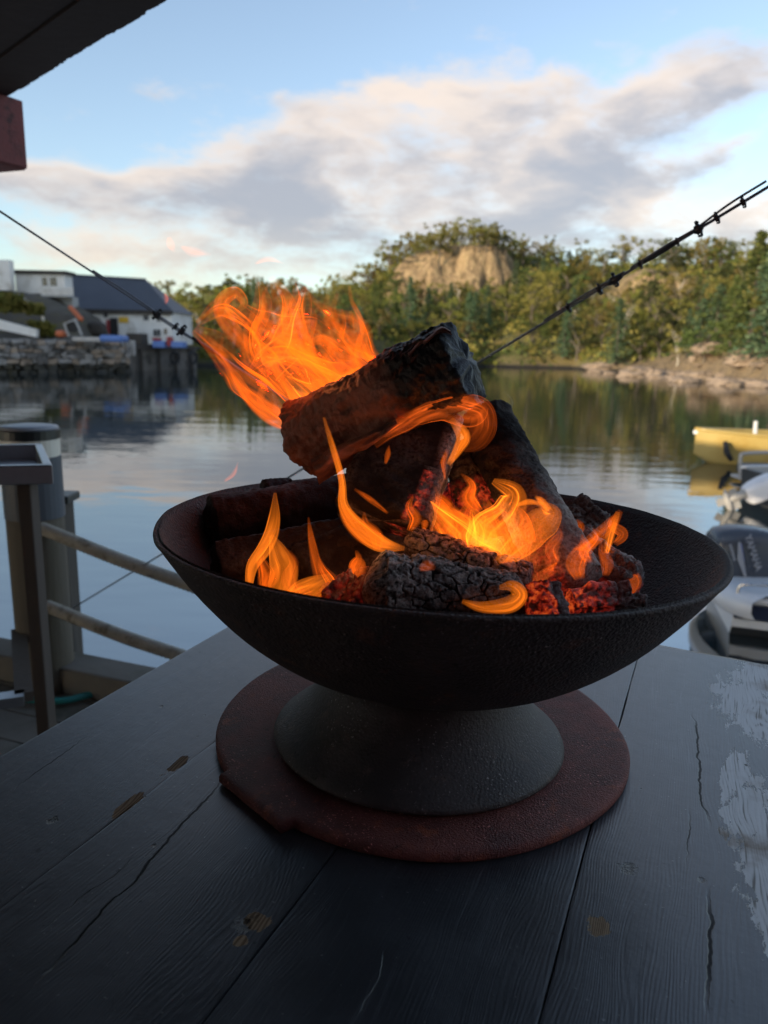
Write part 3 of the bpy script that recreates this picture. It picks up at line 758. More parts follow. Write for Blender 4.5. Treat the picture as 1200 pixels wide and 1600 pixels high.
Q0, Q1 = PZ(-420, 590, 0), PZ(206, 581, 0)       # foot of the stone quay wall
QTOP = P(100, 531, 52)[2]
qd = (Q1 - Q0); qL = np.linalg.norm(qd); qd /= qL; qn = np.array([-qd[1], qd[0], 0])
quay = thing('stone_quay', (*((Q0 + Q1) / 2)[:2], -0.5), 'old dry stone quay wall with weedy foot below the white houses', 'quay')
core = MB(); a_, b_ = Q0 + qn * .45, Q1 + qn * .45
core.hexa([a_ + (0, 0, -1), b_ + (0, 0, -1), b_ + qn * 14 + (0, 0, -1), a_ + qn * 14 + (0, 0, -1), a_ + (0, 0, QTOP - .12), b_ + (0, 0, QTOP - .12), b_ + qn * 14 + (0, 0, QTOP - .12), a_ + qn * 14 + (0, 0, QTOP - .12)])
core.build('core', MT['stone_c'], quay)
z = -0.4; row = 0
while z < QTOP - .1:
    hrow = random.uniform(.22, .40); s_ = -random.uniform(0, .6)
    if z + hrow > QTOP - .15: hrow = QTOP - z
    while s_ < qL:
        L = random.uniform(.28, .95)
        if s_ + L > qL - 14.5 - 3 or True:
            pr = random.uniform(-.06, .12); g_ = .02; c0, c1 = s_ + g_, min(s_ + L, qL) - g_
            if c1 - c0 > .15 and c1 > qL * .60:
                z0, z1 = z + g_ * random.uniform(.3, 1.5), z + hrow - g_ * random.uniform(.3, 1.5); jj = lambda: random.uniform(-.11, .11)
                vv = []
                for zz in (z0, z1):
                    for (sx, dn) in ((c0, -pr), (c1, -pr), (c1, .5), (c0, .5)): vv.append(Q0 + qd * (sx + jj()) + qn * (dn + (jj() if dn < .4 else 0)) + (0, 0, zz + (jj() if dn < .4 else 0)))
                mt = MT['weed'] if z < .42 else random.choice([MT['stone_a'], MT['stone_a'], MT['stone_b'], MT['stone_c']])
                MB().hexa(vv).build('stone', mt, quay, bevel=.06)
        s_ += L
    z += hrow; row += 1

# timber pier with tyre fenders past the end of the wall
K0, K1 = PZ(207, 580, 0), PZ(312, 577, 0); kd = K1 - K0; kL = np.linalg.norm(kd); kd /= kL; kn = np.array([-kd[1], kd[0], 0])
KT = P(260, 539, K0[1])[2]
pier = thing('timber_pier', ((K0 + K1) / 2), 'dark timber pier hung with tyres at the end of the stone quay', 'pier')
pm = MB(); a_, b_ = K0, K1
pm.hexa([a_ + kn * .3 + (0, 0, -1), b_ + kn * .3 + (0, 0, -1), b_ + kn * 6 + (0, 0, -1), a_ + kn * 6 + (0, 0, -1), a_ + kn * .3 + (0, 0, KT - .35), b_ + kn * .3 + (0, 0, KT - .35), b_ + kn * 6 + (0, 0, KT - .35), a_ + kn * 6 + (0, 0, KT - .35)])
pm.build('core', MT['stone_c'], pier)
pm = MB(); pm.hexa([a_ + kn * -.1 + (0, 0, KT - .36), b_ + kn * -.1 + (0, 0, KT - .36), b_ + kn * 6.2 + (0, 0, KT - .36), a_ + kn * 6.2 + (0, 0, KT - .36), a_ - kn * .1 + (0, 0, KT), b_ - kn * .1 + (0, 0, KT - .12), b_ + kn * 6.2 + (0, 0, KT), a_ + kn * 6.2 + (0, 0, KT)])
pm.build('deck', MT['dark_timber'], pier)
for i in range(4):
    q_ = K0 + kd * (kL * (i + .5) / 4)
    MB().tube([q_ + (0, 0, -1), q_ + (0, 0, KT - .38)], [.14, .13], 8).build('pile', MT['dark_timber'], pier)
def tyre(c, r, nrm, parent_label):
    th = np.linspace(0, 2 * math.pi, 20, endpoint=False); x = np.array([nrm[1], -nrm[0], 0]); zv = np.array([0, 0, 1.0]); rings = []
    for a in th:
        d_ = x * math.cos(a) + zv * math.sin(a)
        rings.append(np.array([c + d_ * (r + .28 * r * math.cos(b)) + nrm * (.3 * r * math.sin(b)) for b in np.linspace(0, 2 * math.pi, 10, endpoint=False)]))
    rings.append(rings[0]); o = MB().loft(rings, cap=False).build('tyre_fender', MT['rubber'], smooth=True)
    return tag(o, parent_label, 'tyre', 'tyre fenders on the timber pier')
for x in (268, 296): 
    q_ = PZ(x, 579, 0); tyre(np.array([q_[0], q_[1], KT - .95]) - kn * .38, .42, kn, 'black tyre fender hanging on the front of the timber pier')

def quad_prism(x0, y0, x1, y1, Y, depth):
    a, b = P(x0, y1, Y), P(x1, y0, Y); return MB().box((a[0], Y, a[2]), (b[0], Y + depth, b[2]))
def on_wall(name, mat, x0, y0, x1, y1, Y, parent, proud=.05, depth=.1):
    a, b = P(x0, y1, Y), P(x1, y0, Y); return MB().box((a[0], Y - proud, a[2]), (b[0], Y - proud + depth, b[2])).build(name, mat, parent)
def window(parent, x0, y0, x1, y1, Y, mat='white_wall'):
    f_ = on_wall('window', MT[mat], x0, y0, x1, y1, Y, parent, .06, .1)
    dx, dy = (x1 - x0) * .16, (y1 - y0) * .14
    on_wall('pane', MT['glass'], x0 + dx, y0 + dy, (x0 + x1) / 2 - dx * .3, y1 - dy, Y, f_, .08, .1); on_wall('pane', MT['glass'], (x0 + x1) / 2 + dx * .3, y0 + dy, x1 - dx, y1 - dy, Y, f_, .08, .1)
    return f_
# boathouse-like white house with slate roof
HY = 68.0
a, b = P(112, 530, HY), P(268, 487, HY)
house = thing('white_house', ((a[0] + b[0]) / 2, HY + 3.5, QTOP - .2), 'white harbour house with large dark slate roof behind the stone quay', 'house')
ex0, ex1, ez = P(97, 500, HY)[0], b[0], b[2]; rz_ = P(150, 431, HY + 3.5)[2]; rx1 = P(228, 440, HY + 3.5)[0]
MB().box((ex0, HY, QTOP - .3), (ex1, HY + 7, ez)).build('wall', MT['white_wall'], house)
rf = MB(); ov = .25
lo = [(ex0 - .3, HY - ov, ez - .05), (ex1 + ov, HY - ov, ez - .05), (ex1 + ov, HY + 7 + ov, ez - .05), (ex0 - .3, HY + 7 + ov, ez - .05)]
ri = [(ex0 - .3, HY + 3.5, rz_), (rx1, HY + 3.5, rz_ - .25)]
rf.add(lo + ri, [(0, 1, 5, 4), (1, 2, 5), (2, 3, 4, 5), (3, 0, 4), (3, 2, 1, 0)])
roof = rf.build('roof', MT['slate'], house)
MB().tube([(ex0 - .3, HY + 3.5, rz_ + .03), (rx1, HY + 3.5, rz_ - .22)], [.1, .1], 6).build('ridge_cap', MT['slate'], roof)
on_wall('gutter', MT['dark_timber'], 112, 485.5, 270, 488.5, HY - .3, house, .05, .12)
on_wall('wall_panel', MT['white_wall'], 186, 488.5, 219, 525, HY, house, .09, .12)
window(house, 139, 488.5, 147, 494, HY); window(house, 161, 488.5, 170, 497, HY); window(house, 223, 491, 234, 502, HY); window(house, 244, 490, 253, 504, HY); window(house, 238, 513, 253, 527, HY); window(house, 256, 512, 262, 524, HY)
dr = on_wall('door', MT['red'], 168, 500, 179, 526, HY, house, .1, .12); on_wall('door_panel', MT['rubber'], 174, 497, 184, 524, HY, dr, .2, .12)
on_wall('sign', MT['yellow'], 187, 495.5, 201, 504, HY, house, .18, .06)
# annex with balcony on the bank
AY = 63.0
annex = thing('white_annex', (*P(70, 480, AY)[:2], P(70, 482, AY)[2]), 'flat white annex with slatted balcony standing on the rocky bank', 'house')
quad_prism(28, 427, 100, 486, AY, 1.6).build('wall', MT['white_wall'], annex)
quad_prism(14, 423, 102, 426.6, AY - .3, 2.1).build('roof', MT['dark_timber'], annex)
on_wall('panel', MT['white_wall'], 29, 430, 64, 465, AY, annex, .08, .1)
for x0, x1 in ((66, 75), (77, 91)): window(annex, x0, 431, x1, 449, AY)
MB().box(P(64, 463.5, AY - 1.4), P(116, 461, AY)).build('balcony_floor', MT['grey_boards'], annex)
for i in range(5):
    y0 = 449.5 + i * 2.3; on_wall('balcony_slat', MT['white_wall'], 64, y0, 114, y0 + 1.7, AY - 1.4, annex, .03, .05)
for x0 in (64.5, 89, 113): on_wall('balcony_post', MT['grey_boards'], x0, 448, x0 + 1.3, 462, AY - 1.36, annex, .02, .05)
quad_prism(68, 464, 113, 486, AY - .3, 1.2).build('lower_wall', MT['grey_boards'], annex)
gb = quad_prism(-60, 406, 14, 452, 61, .7).build('wall', MT['white_wall'], None)
gb.name = 'white_gable'; tag(gb, 'plain white gable wall at the top of the rocky bank', 'house')
# rocky bank between the houses and the quay
BX0, BX1 = P(-420, 500, 58)[0], P(135, 500, 58)[0]
n1, n2 = 90, 40
bx = np.linspace(BX0, BX1, n1)[:, None] + np.zeros((1, n2)); by = 54.0 + np.linspace(0, 10, n2)[None] ** 1.0 + np.zeros((n1, 1))
pxb = np.interp(bx[:, 0], [P(x, 500, 58)[0] for x in (-420, 0, 135)], [-420, 0, 135])
topz = np.interp(pxb, [-420, -20, 20, 40, 70, 110, 135], [P(0, 452, 60)[2]] * 2 + [P(20, 454, 60)[2], P(40, 462, 60)[2], P(70, 476, 60)[2], P(110, 492, 60)[2], QTOP - .4])
prof = sstep(np.linspace(0, 1, n2), .02, .55)
bz = QTOP - .15 + (topz[:, None] - QTOP + .15) * prof[None] + fbm(np.stack([bx * .5, by * .5, bx * 0], -1), 4, 3) * 1.3 * sstep(np.linspace(0, 1, n2), 0, .2)[None]
tag(MB().grid(np.stack([bx, by, bz], -1)).build('bank', MT['bank'], smooth=True, local=True), 'dark rocky bank with grass between quay and houses', 'bank', kind='structure')
# things on the quay
def prop(name, mat, x0, y0, x1, y1, Y, depth, label, cat, group=None, bevel=.06):
    a, b = P(x0, y1, Y), P(x1, y0, Y); o = MB().box((a[0], Y, a[2]), (b[0], Y + depth, b[2])).build(name, MT[mat], bevel=bevel); return tag(o, label, cat, group)
ww = thing('white_ramp_wall', P(20, 525, 53.5), 'white rendered parapet sloping down beside the stone quay', 'wall')
m_ = MB(); pts = [P(-60, 484, 54), P(57, 515, 53.5), P(57, 527, 53.5), P(-60, 502, 54)]
m_.hexa([*pts, *[p + (0, .4, 0) for p in pts]]); m_.build('parapet', MT['white_wall'], ww)
hr = thing('hand_rail', P(66, 503, 55), 'white handrail bending down the steps on the rocky bank', 'railing')
for dz in (0, 2.6):
    MB().tube([P(32, 463 + dz, 55), P(50, 475 + dz, 55), P(65, 476 + dz, 55)], .04, 6).build('rail', MT['white_wall'], hr)
MB().tube([P(64.5, 475, 55), P(67.5, 503, 55)], .09, 6).build('post', MT['white_wall'], hr); MB().tube([P(33, 462, 55), P(33, 474, 55)], .05, 6).build('post', MT['white_wall'], hr)
prop('blue_tarpaulin', 'blue', 154, 524, 191, 534, 52.5, 1.5, 'blue tarpaulin heap on the quay in front of the red door', 'tarpaulin', bevel=.2)
prop('blue_crate', 'blue', 238, 533, 257, 543, K0[1] + 1.2, 1.2, 'blue fish crate beside the red fender on the timber pier', 'crate')
prop('blue_crate', 'blue', 267, 534, 286, 543, K0[1] + 1.2, 1.2, 'blue fish crate nearest the end of the timber pier', 'crate')
prop('red_fender', 'red', 237, 528, 250, 532.5, K0[1] + 1.4, .6, 'red buoy lying on the blue fish crate', 'buoy', bevel=.12)
prop('red_can', 'red', 260, 526, 268, 541, K0[1] + 1.3, .6, 'red container standing between the two blue fish crates', 'container', bevel=.1)
prop('timber_crate', 'dark_timber', 198, 521, 221, 541, K0[1] + 1.0, 1.6, 'dark timber box at the joint of quay and pier', 'box')
prop('white_boards', 'concrete', 112, 527, 156, 533, 52.6, 1.2, 'pale stacked boards lying on the quay next to the blue tarpaulin', 'boards')
prop('orange_net', 'orange', 84, 516, 98, 527, 53, 1.0, 'orange net pile at the foot of the rocky bank', 'net', bevel=.25)
prop('quay_bollard', 'concrete', 203, 532, 209, 556, K0[1] - .15, .4, 'pale vertical fender board between stone quay and timber pier', 'fender')
ft = thing('boat_trailer', P(118, 524, 53.4), 'small grey boat trailer frame parked on the quay by the bank', 'trailer')
for s_ in ((100, 505, 108, 526), (117, 498, 128, 524)): MB().bar(P(s_[0], s_[1], 53.4), P(s_[2], s_[3], 53.4), .1).build('frame_bar', MT['grey_boards'], ft)
tw = P(112, 511, 53.5); o = MB().tube([tw, tw + (0, .25, 0)], [.36, .36], 14).build('wheel', MT['rubber'], ft)
MB().bar(P(100, 506, 53.4), P(119, 499, 53.4), .08).build('frame_bar', MT['grey_boards'], ft)
on = MB().bar(P(109, 479, 58), P(128, 500, 57), .3); tag(on.build('orange_kayak', MT['orange'], bevel=.1), 'orange kayak leaning on the bank beside the slate-roofed house', 'kayak')
prop('rain_barrel', 'dark_timber', 136, 503, 157, 525, 60, 1.5, 'dark barrel standing by the red door of the white house', 'barrel', bevel=.3)
for i, (x, y, r) in enumerate([(62, 512, 1.0), (72, 516, .8), (14, 470, 1.2), (30, 478, 1.0), (4, 476, 1.1), (54, 483, .8)]):
    cc = P(x, y, 54.6); rr = np.random.default_rng(80 + i); pp = np.clip(rr.normal(size=(340, 3)), -1.6, 1.6) * (.40 * r, .30 * r, .24 * r) + cc
    v, f = quads(pp, .17, rr, .2); o = MB().add(v, f).build('grass_tussock', MT['leaf_olive']); tag(o, 'shaggy green bush growing on the rocky bank', 'bush', 'bushes on the rocky bank')

# ------------------------------------------------------------------ moored boats on the right
MT['yellow_hull'] = simple('yellow_gelcoat', (0.40, 0.30, 0.095), 0.35, 0.2, 2.0, dirt=(0.33, 0.22, 0.05))
MT['white_hull'] = simple('white_gelcoat', (0.62, 0.64, 0.66), 0.3, 0.1, 2.0)
MT['navy'] = simple('navy_hull_band', (0.012, 0.018, 0.045), 0.3, 0.2, 2.0)
MT['hull_dark'] = simple('dark_antifouling', (0.02, 0.022, 0.024), 0.6, 0.3, 3.0)
MT['cowl_dark'] = simple('charcoal_engine_cowl', (0.055, 0.065, 0.085), 0.28, 0.15, 3.0)
MT['cowl_white'] = simple('white_engine_cowl', (0.60, 0.62, 0.66), 0.3, 0.15, 3.0)
MT['engine_grey'] = simple('grey_engine_leg', (0.30, 0.30, 0.29), 0.45, 0.3, 6.0)
MT['decal'] = simple('pale_decal', (0.30, 0.32, 0.36), 0.4, 0.1, 3.0)
MT['decal_blue'] = simple('blue_decal', (0.10, 0.14, 0.45), 0.4, 0.1, 3.0)
MT['steel'] = simple('stainless_steel', (0.55, 0.56, 0.58), 0.28, 0.15, 20, metal=1.0)
def hull_rings(L, B, H, draft, bow=.34, n=26, transom=.85):
    """open boat from stern (x=0) to bow (x=L); returns outer sections from port rail round the keel to starboard rail"""
    rings = []
    for s in np.linspace(0, 1, n):
        hb = B / 2 * (transom + (1 - transom) * min(1, s / .35)) * (1 - max(0, (s - (1 - bow - .25)) / (bow + .25)) ** 2.2)
        hb = max(hb, .015); zt = H * (1 + .28 * s ** 2); kz = -draft + (draft + H * .35) * max(0, (s - .8) / .2) ** 2
        ph = np.linspace(-math.pi / 2, math.pi / 2, 17)
        y = hb * np.sign(np.sin(ph)) * np.abs(np.sin(ph)) ** .75; zz = zt + (kz - zt) * np.cos(ph) ** .8
        rings.append(np.column_stack([np.full(17, L * s), y, zz]))
    return rings
def place(rings, pos, yaw):
    c, s = math.cos(yaw), math.sin(yaw)
    return [np.column_stack([pos[0] + r[:, 0] * c - r[:, 1] * s, pos[1] + r[:, 0] * s + r[:, 1] * c, pos[2] + r[:, 2]]) for r in rings]
def boat(name, label, pos, yaw, L, B, H, draft, hullm, innerm, railm, transom=.85, bands=()):
    t_ = thing(name, pos, label, 'boat')
    R0 = hull_rings(L, B, H, draft, transom=transom); R1 = place(R0, pos, yaw)
    MB().loft(R1, closed=False).build('hull', hullm, t_, smooth=True)
    inn = [np.column_stack([r[:, 0], r[:, 1] * .93, np.maximum(r[:, 2] + .03, -.02)]) for r in R0]
    inn[0][:, 0] += .04; MB().loft(place(inn, pos, yaw), closed=False).build('inner_shell', innerm, t_, smooth=True)
    tr = MB(); ring = R1[0]; ring2 = place([R0[0] + (.05, 0, 0)], pos, yaw)[0]; tr.loft([ring, ring2], cap=True); tr.build('transom', hullm, t_)
    for side in (0, -1):
        MB().tube(np.array([r[side] for r in R1]) + (0, 0, .01), .035, 8).build('gunwale', railm, t_, smooth=True)
    for (z0, z1, mt, pr) in bands:
        for sgn in (1, -1):
            g_ = []
            for r in R0[:-1]:
                half = r[8:] if sgn > 0 else r[8::-1]
                zz = half[:, 2]; row = []
                for zq in np.linspace(z0, z1, 3):
                    zc = min(zq * (1 + .28 * (r[0, 0] / L) ** 2), zz[-1]); yy = np.interp(zc, zz, np.abs(half[:, 1])) + pr; row.append((r[0, 0], sgn * yy, zc))
                g_.append(row)
            g_ = np.array(g_); flat = place([g_.reshape(-1, 3)], pos, yaw)[0].reshape(g_.shape); MB().grid(flat).build('hull_band', mt, t_, smooth=True)
    for s in (.3, .62):
        c_ = R0[int(s * 25)]; hw = abs(c_[0, 1]) * .95; a = place([np.array([(L * s - .12, -hw, H * .62), (L * s + .12, hw, H * .62 + .04)])], pos, yaw)[0]
        p, q_ = place([np.array([(L * s, -hw, H * .64), (L * s, hw, H * .64)])], pos, yaw)[0]; MB().bar(p, q_, .24, .035).build('thwart', innerm, t_, bevel=.01)
    return t_, R0
# yellow rowing boat, bow to the left
yb = PZ(1082, 722, 0); yaw = R_(184); Lb = 4.4
ypos = np.array([yb[0] + Lb * math.cos(R_(4)), yb[1] + Lb * math.sin(R_(4)), 0])
ybt, _r0 = boat('yellow_rowing_boat', 'yellow open rowing boat moored on the calm water', ypos, yaw, Lb, 1.6, .56, .12, MT['yellow_hull'], MT['yellow_hull'], MT['yellow_hull'], transom=.75, bands=((.36, .40, MT['yellow_hull'], .012),))
Yy = yb[1] + .1
MB().tube([P(1177, 715, Yy), P(1179, 690, Yy), P(1181, 658, Yy)], [.05, .05, .04], 8).build('mooring_post', MT['white_hull'], ybt)
MB().tube([P(1133, 690, Yy - .5), P(1136, 708, Yy - .6), P(1143, 719, Yy - .6)], [.05, .07, .05], 8).build('fender', MT['rubber'], ybt, smooth=True)
MB().tube([P(1084, 675, yb[1]), P(1095, 676, yb[1] + .02), P(1108, 677, yb[1] + .04)], [.04, .05, .03], 8).build('bow_cap', MT['white_hull'], ybt, smooth=True)

def engine_leg(t_, top, low, r, mat):
    """outboard mid section, gear case with skeg and propeller from top to low"""
    top, low = np.array(top), np.array(low); d_ = low - top
    MB().tube([top, top + d_ * .5, low], [r * 1.1, r * .8, r * .6], 10).build('mid_section', mat, t_, smooth=True)
    d1 = d_ / np.linalg.norm(d_); side = np.cross(d1, (0, 1, 0)); side /= np.linalg.norm(side)
    g0, g1 = low - side * r * 2.0, low + side * r * 2.6
    MB().tube([g0, g0 + side * r, low, low + side * r * 1.5, g1], [r * .15, r * .55, r * .7, r * .6, r * .25], 10).build('gear_case', mat, t_, smooth=True)
    MB().bar(low - d1 * r * .2, low + d1 * r * 2.0, r * .25, r * 1.4, up=side).build('skeg', mat, t_)
    MB().bar(top + d_ * .74 - side * r * 1.6, top + d_ * .74 + side * r * 2.2, r * .3, r * 1.3, up=d1).build('cavitation_plate', mat, t_)
    hub = g1
    for k_ in range(3):
        a = k_ * 2.1; o_ = d1 * math.cos(a) + np.array([0, 1, 0]) * math.sin(a)
        MB().bar(hub, hub + o_ * r * 1.5, r * .9, r * .16, up=side + o_ * .2 + np.cross(side, o_) * .6).build('propeller_blade', mat, t_)
def cowl(t_, c, ax, up, L, H, W, mat):
    """rounded engine hood lofted along ax"""
    ax, up = np.array(ax, float), np.array(up, float); ax /= np.linalg.norm(ax); up -= ax * (up @ ax); up /= np.linalg.norm(up); sd_ = np.cross(ax, up); rings = []
    th = np.linspace(0, 2 * math.pi, 28, endpoint=False)
    for s, k1, dz in ((-.5, .55, .0), (-.485, .72, .0), (-.43, .86, .0), (-.25, .97, .01), (0, 1.0, .02), (.25, .97, .02), (.40, .88, .0), (.47, .74, -.02), (.5, .55, -.03)):
        ex = 2 / 4.0; cx = np.sign(np.cos(th)) * np.abs(np.cos(th)) ** ex; sy = np.sign(np.sin(th)) * np.abs(np.sin(th)) ** ex
        rings.append(np.array(c) + ax * L * s + (cx * W / 2 * k1)[:, None] * sd_ + (sy * H / 2 * k1 + dz * H)[:, None] * up)
    return MB().loft(rings).build('cowl', mat, t_, smooth=True)
# white boat with charcoal outboard close to the table
nb = PZ(1150, 1003, 0); npos = np.array([P(1122, 960, nb[1] + .75)[0], nb[1] + .75, 0]); nyaw = R_(-14)
nbt, _r0 = boat('white_motor_boat', 'white motor boat with navy band and steel grab rail below the charcoal outboard', npos, nyaw, 5.0, 1.6, .33, .2, MT['white_hull'], MT['white_hull'], MT['white_hull'], transom=.8,
           bands=((.17, .30, MT['navy'], .012), (.09, .165, MT['white_hull'], .03), (-.05, .08, MT['hull_dark'], .012)))
def nloc(x, y, z): return place([np.array([(x, y, z)])], npos, nyaw)[0][0]
dk = MB(); ring = []
for s in np.linspace(0, 1, 14):
    ph = -math.pi / 2 + math.pi * s; ring.append(nloc(.10 - .32 * math.cos(ph), .80 * math.sin(ph), .27))
top_ = [np.array(p) + (0, 0, .09) for p in ring]; ins = [nloc(.22 - .22 * math.cos(-math.pi / 2 + math.pi * s), .70 * math.sin(-math.pi / 2 + math.pi * s), .40) for s in np.linspace(0, 1, 14)]
lowr = [nloc(.14 - .30 * math.cos(-math.pi / 2 + math.pi * s), .78 * math.sin(-math.pi / 2 + math.pi * s), .21) for s in np.linspace(0, 1, 14)]
dk.loft([np.array(lowr), np.array(ring), np.array(top_), np.array(ins), np.array([nloc(1.6, -.6 + 1.2 * s, .40) for s in np.linspace(0, 1, 14)])], closed=False)
dk.build('stern_moulding', MT['white_hull'], nbt, smooth=True)
gr = [nloc(.02, -.60, .36), nloc(.03, -.60, .44), nloc(.12, -.62, .47), nloc(.45, -.62, .47), nloc(.54, -.62, .44), nloc(.56, -.62, .36)]
MB().tube(catmull(gr, 24), .016, 8).build('grab_rail', MT['steel'], nbt, smooth=True)
eng = thing('outboard_motor', P(1150, 915, nb[1] + 1.0), 'charcoal grey outboard motor with pale lettering tilted at the stern of the white boat', 'outboard motor')
EY = nb[1] + .78
ea, eb = P(1108, 866, EY), P(1228, 880, EY)
ec = P(1163, 874, EY); eup = P(1157, 834, EY) - P(1166, 918, EY); eW = .42
eH = np.linalg.norm(P(1160, 826, EY) - P(1160, 925, EY)); eL = np.linalg.norm(ea - eb) * .97
cw = cowl(eng, ec, eb - ea, eup, eL, eH, eW, MT['cowl_dark'])
engine_leg(eng, P(1190, 915, EY + .05), P(1225, 985, EY + .1), .10, MT['cowl_dark'])
# lettering and decal on the near side of the cowl
def text_mesh(txt, size, loc, ax, up, mat, parent, extr=.002):
    cu = bpy.data.curves.new('t', 'FONT'); cu.body = txt; cu.size = size; cu.extrude = extr; cu.align_x = 'CENTER'; cu.align_y = 'CENTER'; cu.offset = size * .02
    o = bpy.data.objects.new('t', cu); COL.objects.link(o); bpy.context.view_layer.update()
    me = bpy.data.meshes.new_from_object(o); bpy.data.objects.remove(o)
    ax, up = np.array(ax, float), np.array(up, float); ax /= np.linalg.norm(ax); up -= ax * (up @ ax); up /= np.linalg.norm(up); nn = np.cross(ax, up)
    vs = [np.array(loc) + ax * v.co[0] + up * v.co[1] + nn * v.co[2] for v in me.vertices]
    mb = MB().add(vs, [tuple(p.vertices) for p in me.polygons]); return mb.build('lettering', mat, parent)
near = EY - eW / 2 - .014
down = P(1188, 884, near) - P(1173, 838, near)
text_mesh('YAMAHA', .086, P(1177, 864, near), down, np.cross((0, -1, 0), down), MT['decal'], cw)
MB().add([P(1153, 848, near), P(1157, 846, near), P(1167, 902, near), P(1164, 904, near), P(1152, 874, near)], [(0, 4, 3, 2, 1)]).build('decal', MT['decal'], cw)
MB().add([P(1157.5, 848, near + .002), P(1159.5, 852, near + .002), P(1163, 878, near + .002), P(1160, 872, near + .002)], [(0, 3, 2, 1)]).build('decal', MT['decal_blue'], cw)
for i in range(6): MB().add([P(1139 + i * 1.2, 851 + i * 4.4, near), P(1143 + i * 1.2, 850 + i * 4.4, near), P(1144 + i * 1.2, 853.4 + i * 4.4, near), P(1140 + i * 1.2, 854.4 + i * 4.4, near)], [(0, 3, 2, 1)]).build('decal', MT['decal'], cw)
# further boat with white outboard tilted out of the water
WY = PZ(1140, 797, 0)[1]
e2 = thing('outboard_motor', P(1175, 790, WY), 'white outboard motor tilted up clear of the water beyond the charcoal one', 'outboard motor')
cowl(e2, P(1192, 763, WY), P(1215, 752, WY) - P(1172, 772, WY), (0, 0, 1), .55, .34, .36, MT['cowl_white'])
engine_leg(e2, P(1178, 766, WY), P(1137, 781, WY), .085, MT['engine_grey'])
g2pos = P(1188, 797, WY); g2pos[2] = 0
gbt, _r0 = boat('grey_motor_boat', 'grey and black motor boat carrying the white outboard', np.array([P(1190, 790, WY + .4)[0], WY + .4, 0]), R_(8), 4.2, 1.5, .50, .15, MT['hull_dark'], MT['grey_boards'], MT['white_hull'], bands=((.10, .16, MT['white_hull'], .015), (.30, .40, MT['white_hull'], .015)))
GY = WY + 2.2
MB().box(P(1172, 745, GY), P(1240, 724, GY + .6)).build('console', MT['hull_dark'], gbt, bevel=.04)
MB().box(P(1170, 751, GY - .05), P(1240, 745.5, GY + .7)).build('console_trim', MT['grey_boards'], gbt)
MB().tube(catmull([P(1157, 745, GY), P(1157, 716, GY), P(1163, 709, GY), P(1200, 707, GY), P(1240, 708, GY)], 24), .035, 8).build('pulpit_rail', MT['engine_grey'], gbt, smooth=True)

# ------------------------------------------------------------------ shelter over the camera, deck
MT['soffit'] = simple('dark_stained_boards', (0.030, 0.022, 0.020), 0.8, 0.5, 6.0, 0.3)
MT['redwood'] = simple('oxblood_painted_timber', (0.20, 0.048, 0.044), 0.7, 0.4, 5.0, 0.4, stretch=(1, 6, 6), dirt=(0.05, 0.016, 0.016))
MT['deck'] = simple('weathered_deck_board', (0.17, 0.16, 0.14), 0.85, 0.5, 5.0, 0.4, dirt=(0.06, 0.07, 0.05))
MT['kerb'] = simple('weathered_kerb_timber', (0.15, 0.14, 0.12), 0.85, 0.5, 5.0, 0.4, dirt=(0.09, 0.09, 0.06))
MT['post_wood'] = simple('weathered_post', (0.13, 0.112, 0.085), 0.85, 0.5, 9.0, 0.5, stretch=(1, 1, .12), dirt=(0.11, 0.10, 0.065))
MT['post_dark'] = simple('dark_weathered_post', (0.075, 0.066, 0.055), 0.85, 0.5, 9.0, 0.5, stretch=(1, 1, .12), dirt=(0.03, 0.03, 0.025))
MT['leg_wood'] = simple('bench_leg_wood', (0.09, 0.073, 0.06), 0.85, 0.4, 9.0, 0.4, stretch=(1, 1, .12))
EV = P(20, 147, 3.0); RZ = EV[2]
E2 = PZ(262, 0, RZ)
ed = (E2 - EV); ed[2] = 0; ed /= np.linalg.norm(ed); en = np.array([ed[1], -ed[0], 0])
if en[1] > 0: en = -en                                   # towards the camera side
bh = thing('boathouse', (0, -3.0, DECK_Z), 'dark boathouse eave with oxblood beam end above the deck', 'boathouse')
nbd = 30
for i in range(nbd):                                     # soffit boards parallel to the eave
    o0, o1 = i * .16, i * .16 + .154; zz = RZ + .018 * (i % 2) * .3
    a0, a1 = -9.0, 3.7
    vv = [EV + ed * s + en * o + (0, 0, dz) for dz in (0.0, .03) for (s, o) in ((a0, o0), (a1, o0), (a1, o1), (a0, o1))]
    vv = [v + (0, 0, zz - RZ + .0) for v in vv]
    if i == 0:                                           # chewed, uneven outer edge
        xs = np.linspace(a0, a1, 2600); jag = fbm(np.column_stack([xs * 7, xs * 0, xs * 0]), 3, 4) * .014 + np.abs(fbm(np.column_stack([xs * 45, xs * 0, xs * 0]), 3, 14)) * .022
        top = np.array([EV + ed * s + en * j for s, j in zip(xs, jag)]); inn = np.array([EV + ed * s + en * o1 for s in xs])
        MB().loft([top, inn, inn + (0, 0, .06), top + (0, 0, .06), top], closed=False).build('soffit_board', MT['soffit'], bh)
    else: MB().hexa(vv).build('soffit_board', MT['soffit'], bh)
vv = [EV + ed * s + en * o + (0, 0, dz) for dz in (0.07, .19) for (s, o) in ((-9, -.03), (3.7, -.03), (3.7, 4.9), (-9, 4.9))]
MB().hexa(vv).build('roof_deck', MT['soffit'], bh)
bm0, bm1 = P(34, 200, 3.0), P(34, 200, 3.0)
c = P(14, 203, 3.02); hb = np.linalg.norm(P(35, 147, 3.0) - P(35, 260, 3.0))
bdir = np.array([-math.cos(R_(23)), math.sin(R_(23)), 0])
beam = MB(); rings = []
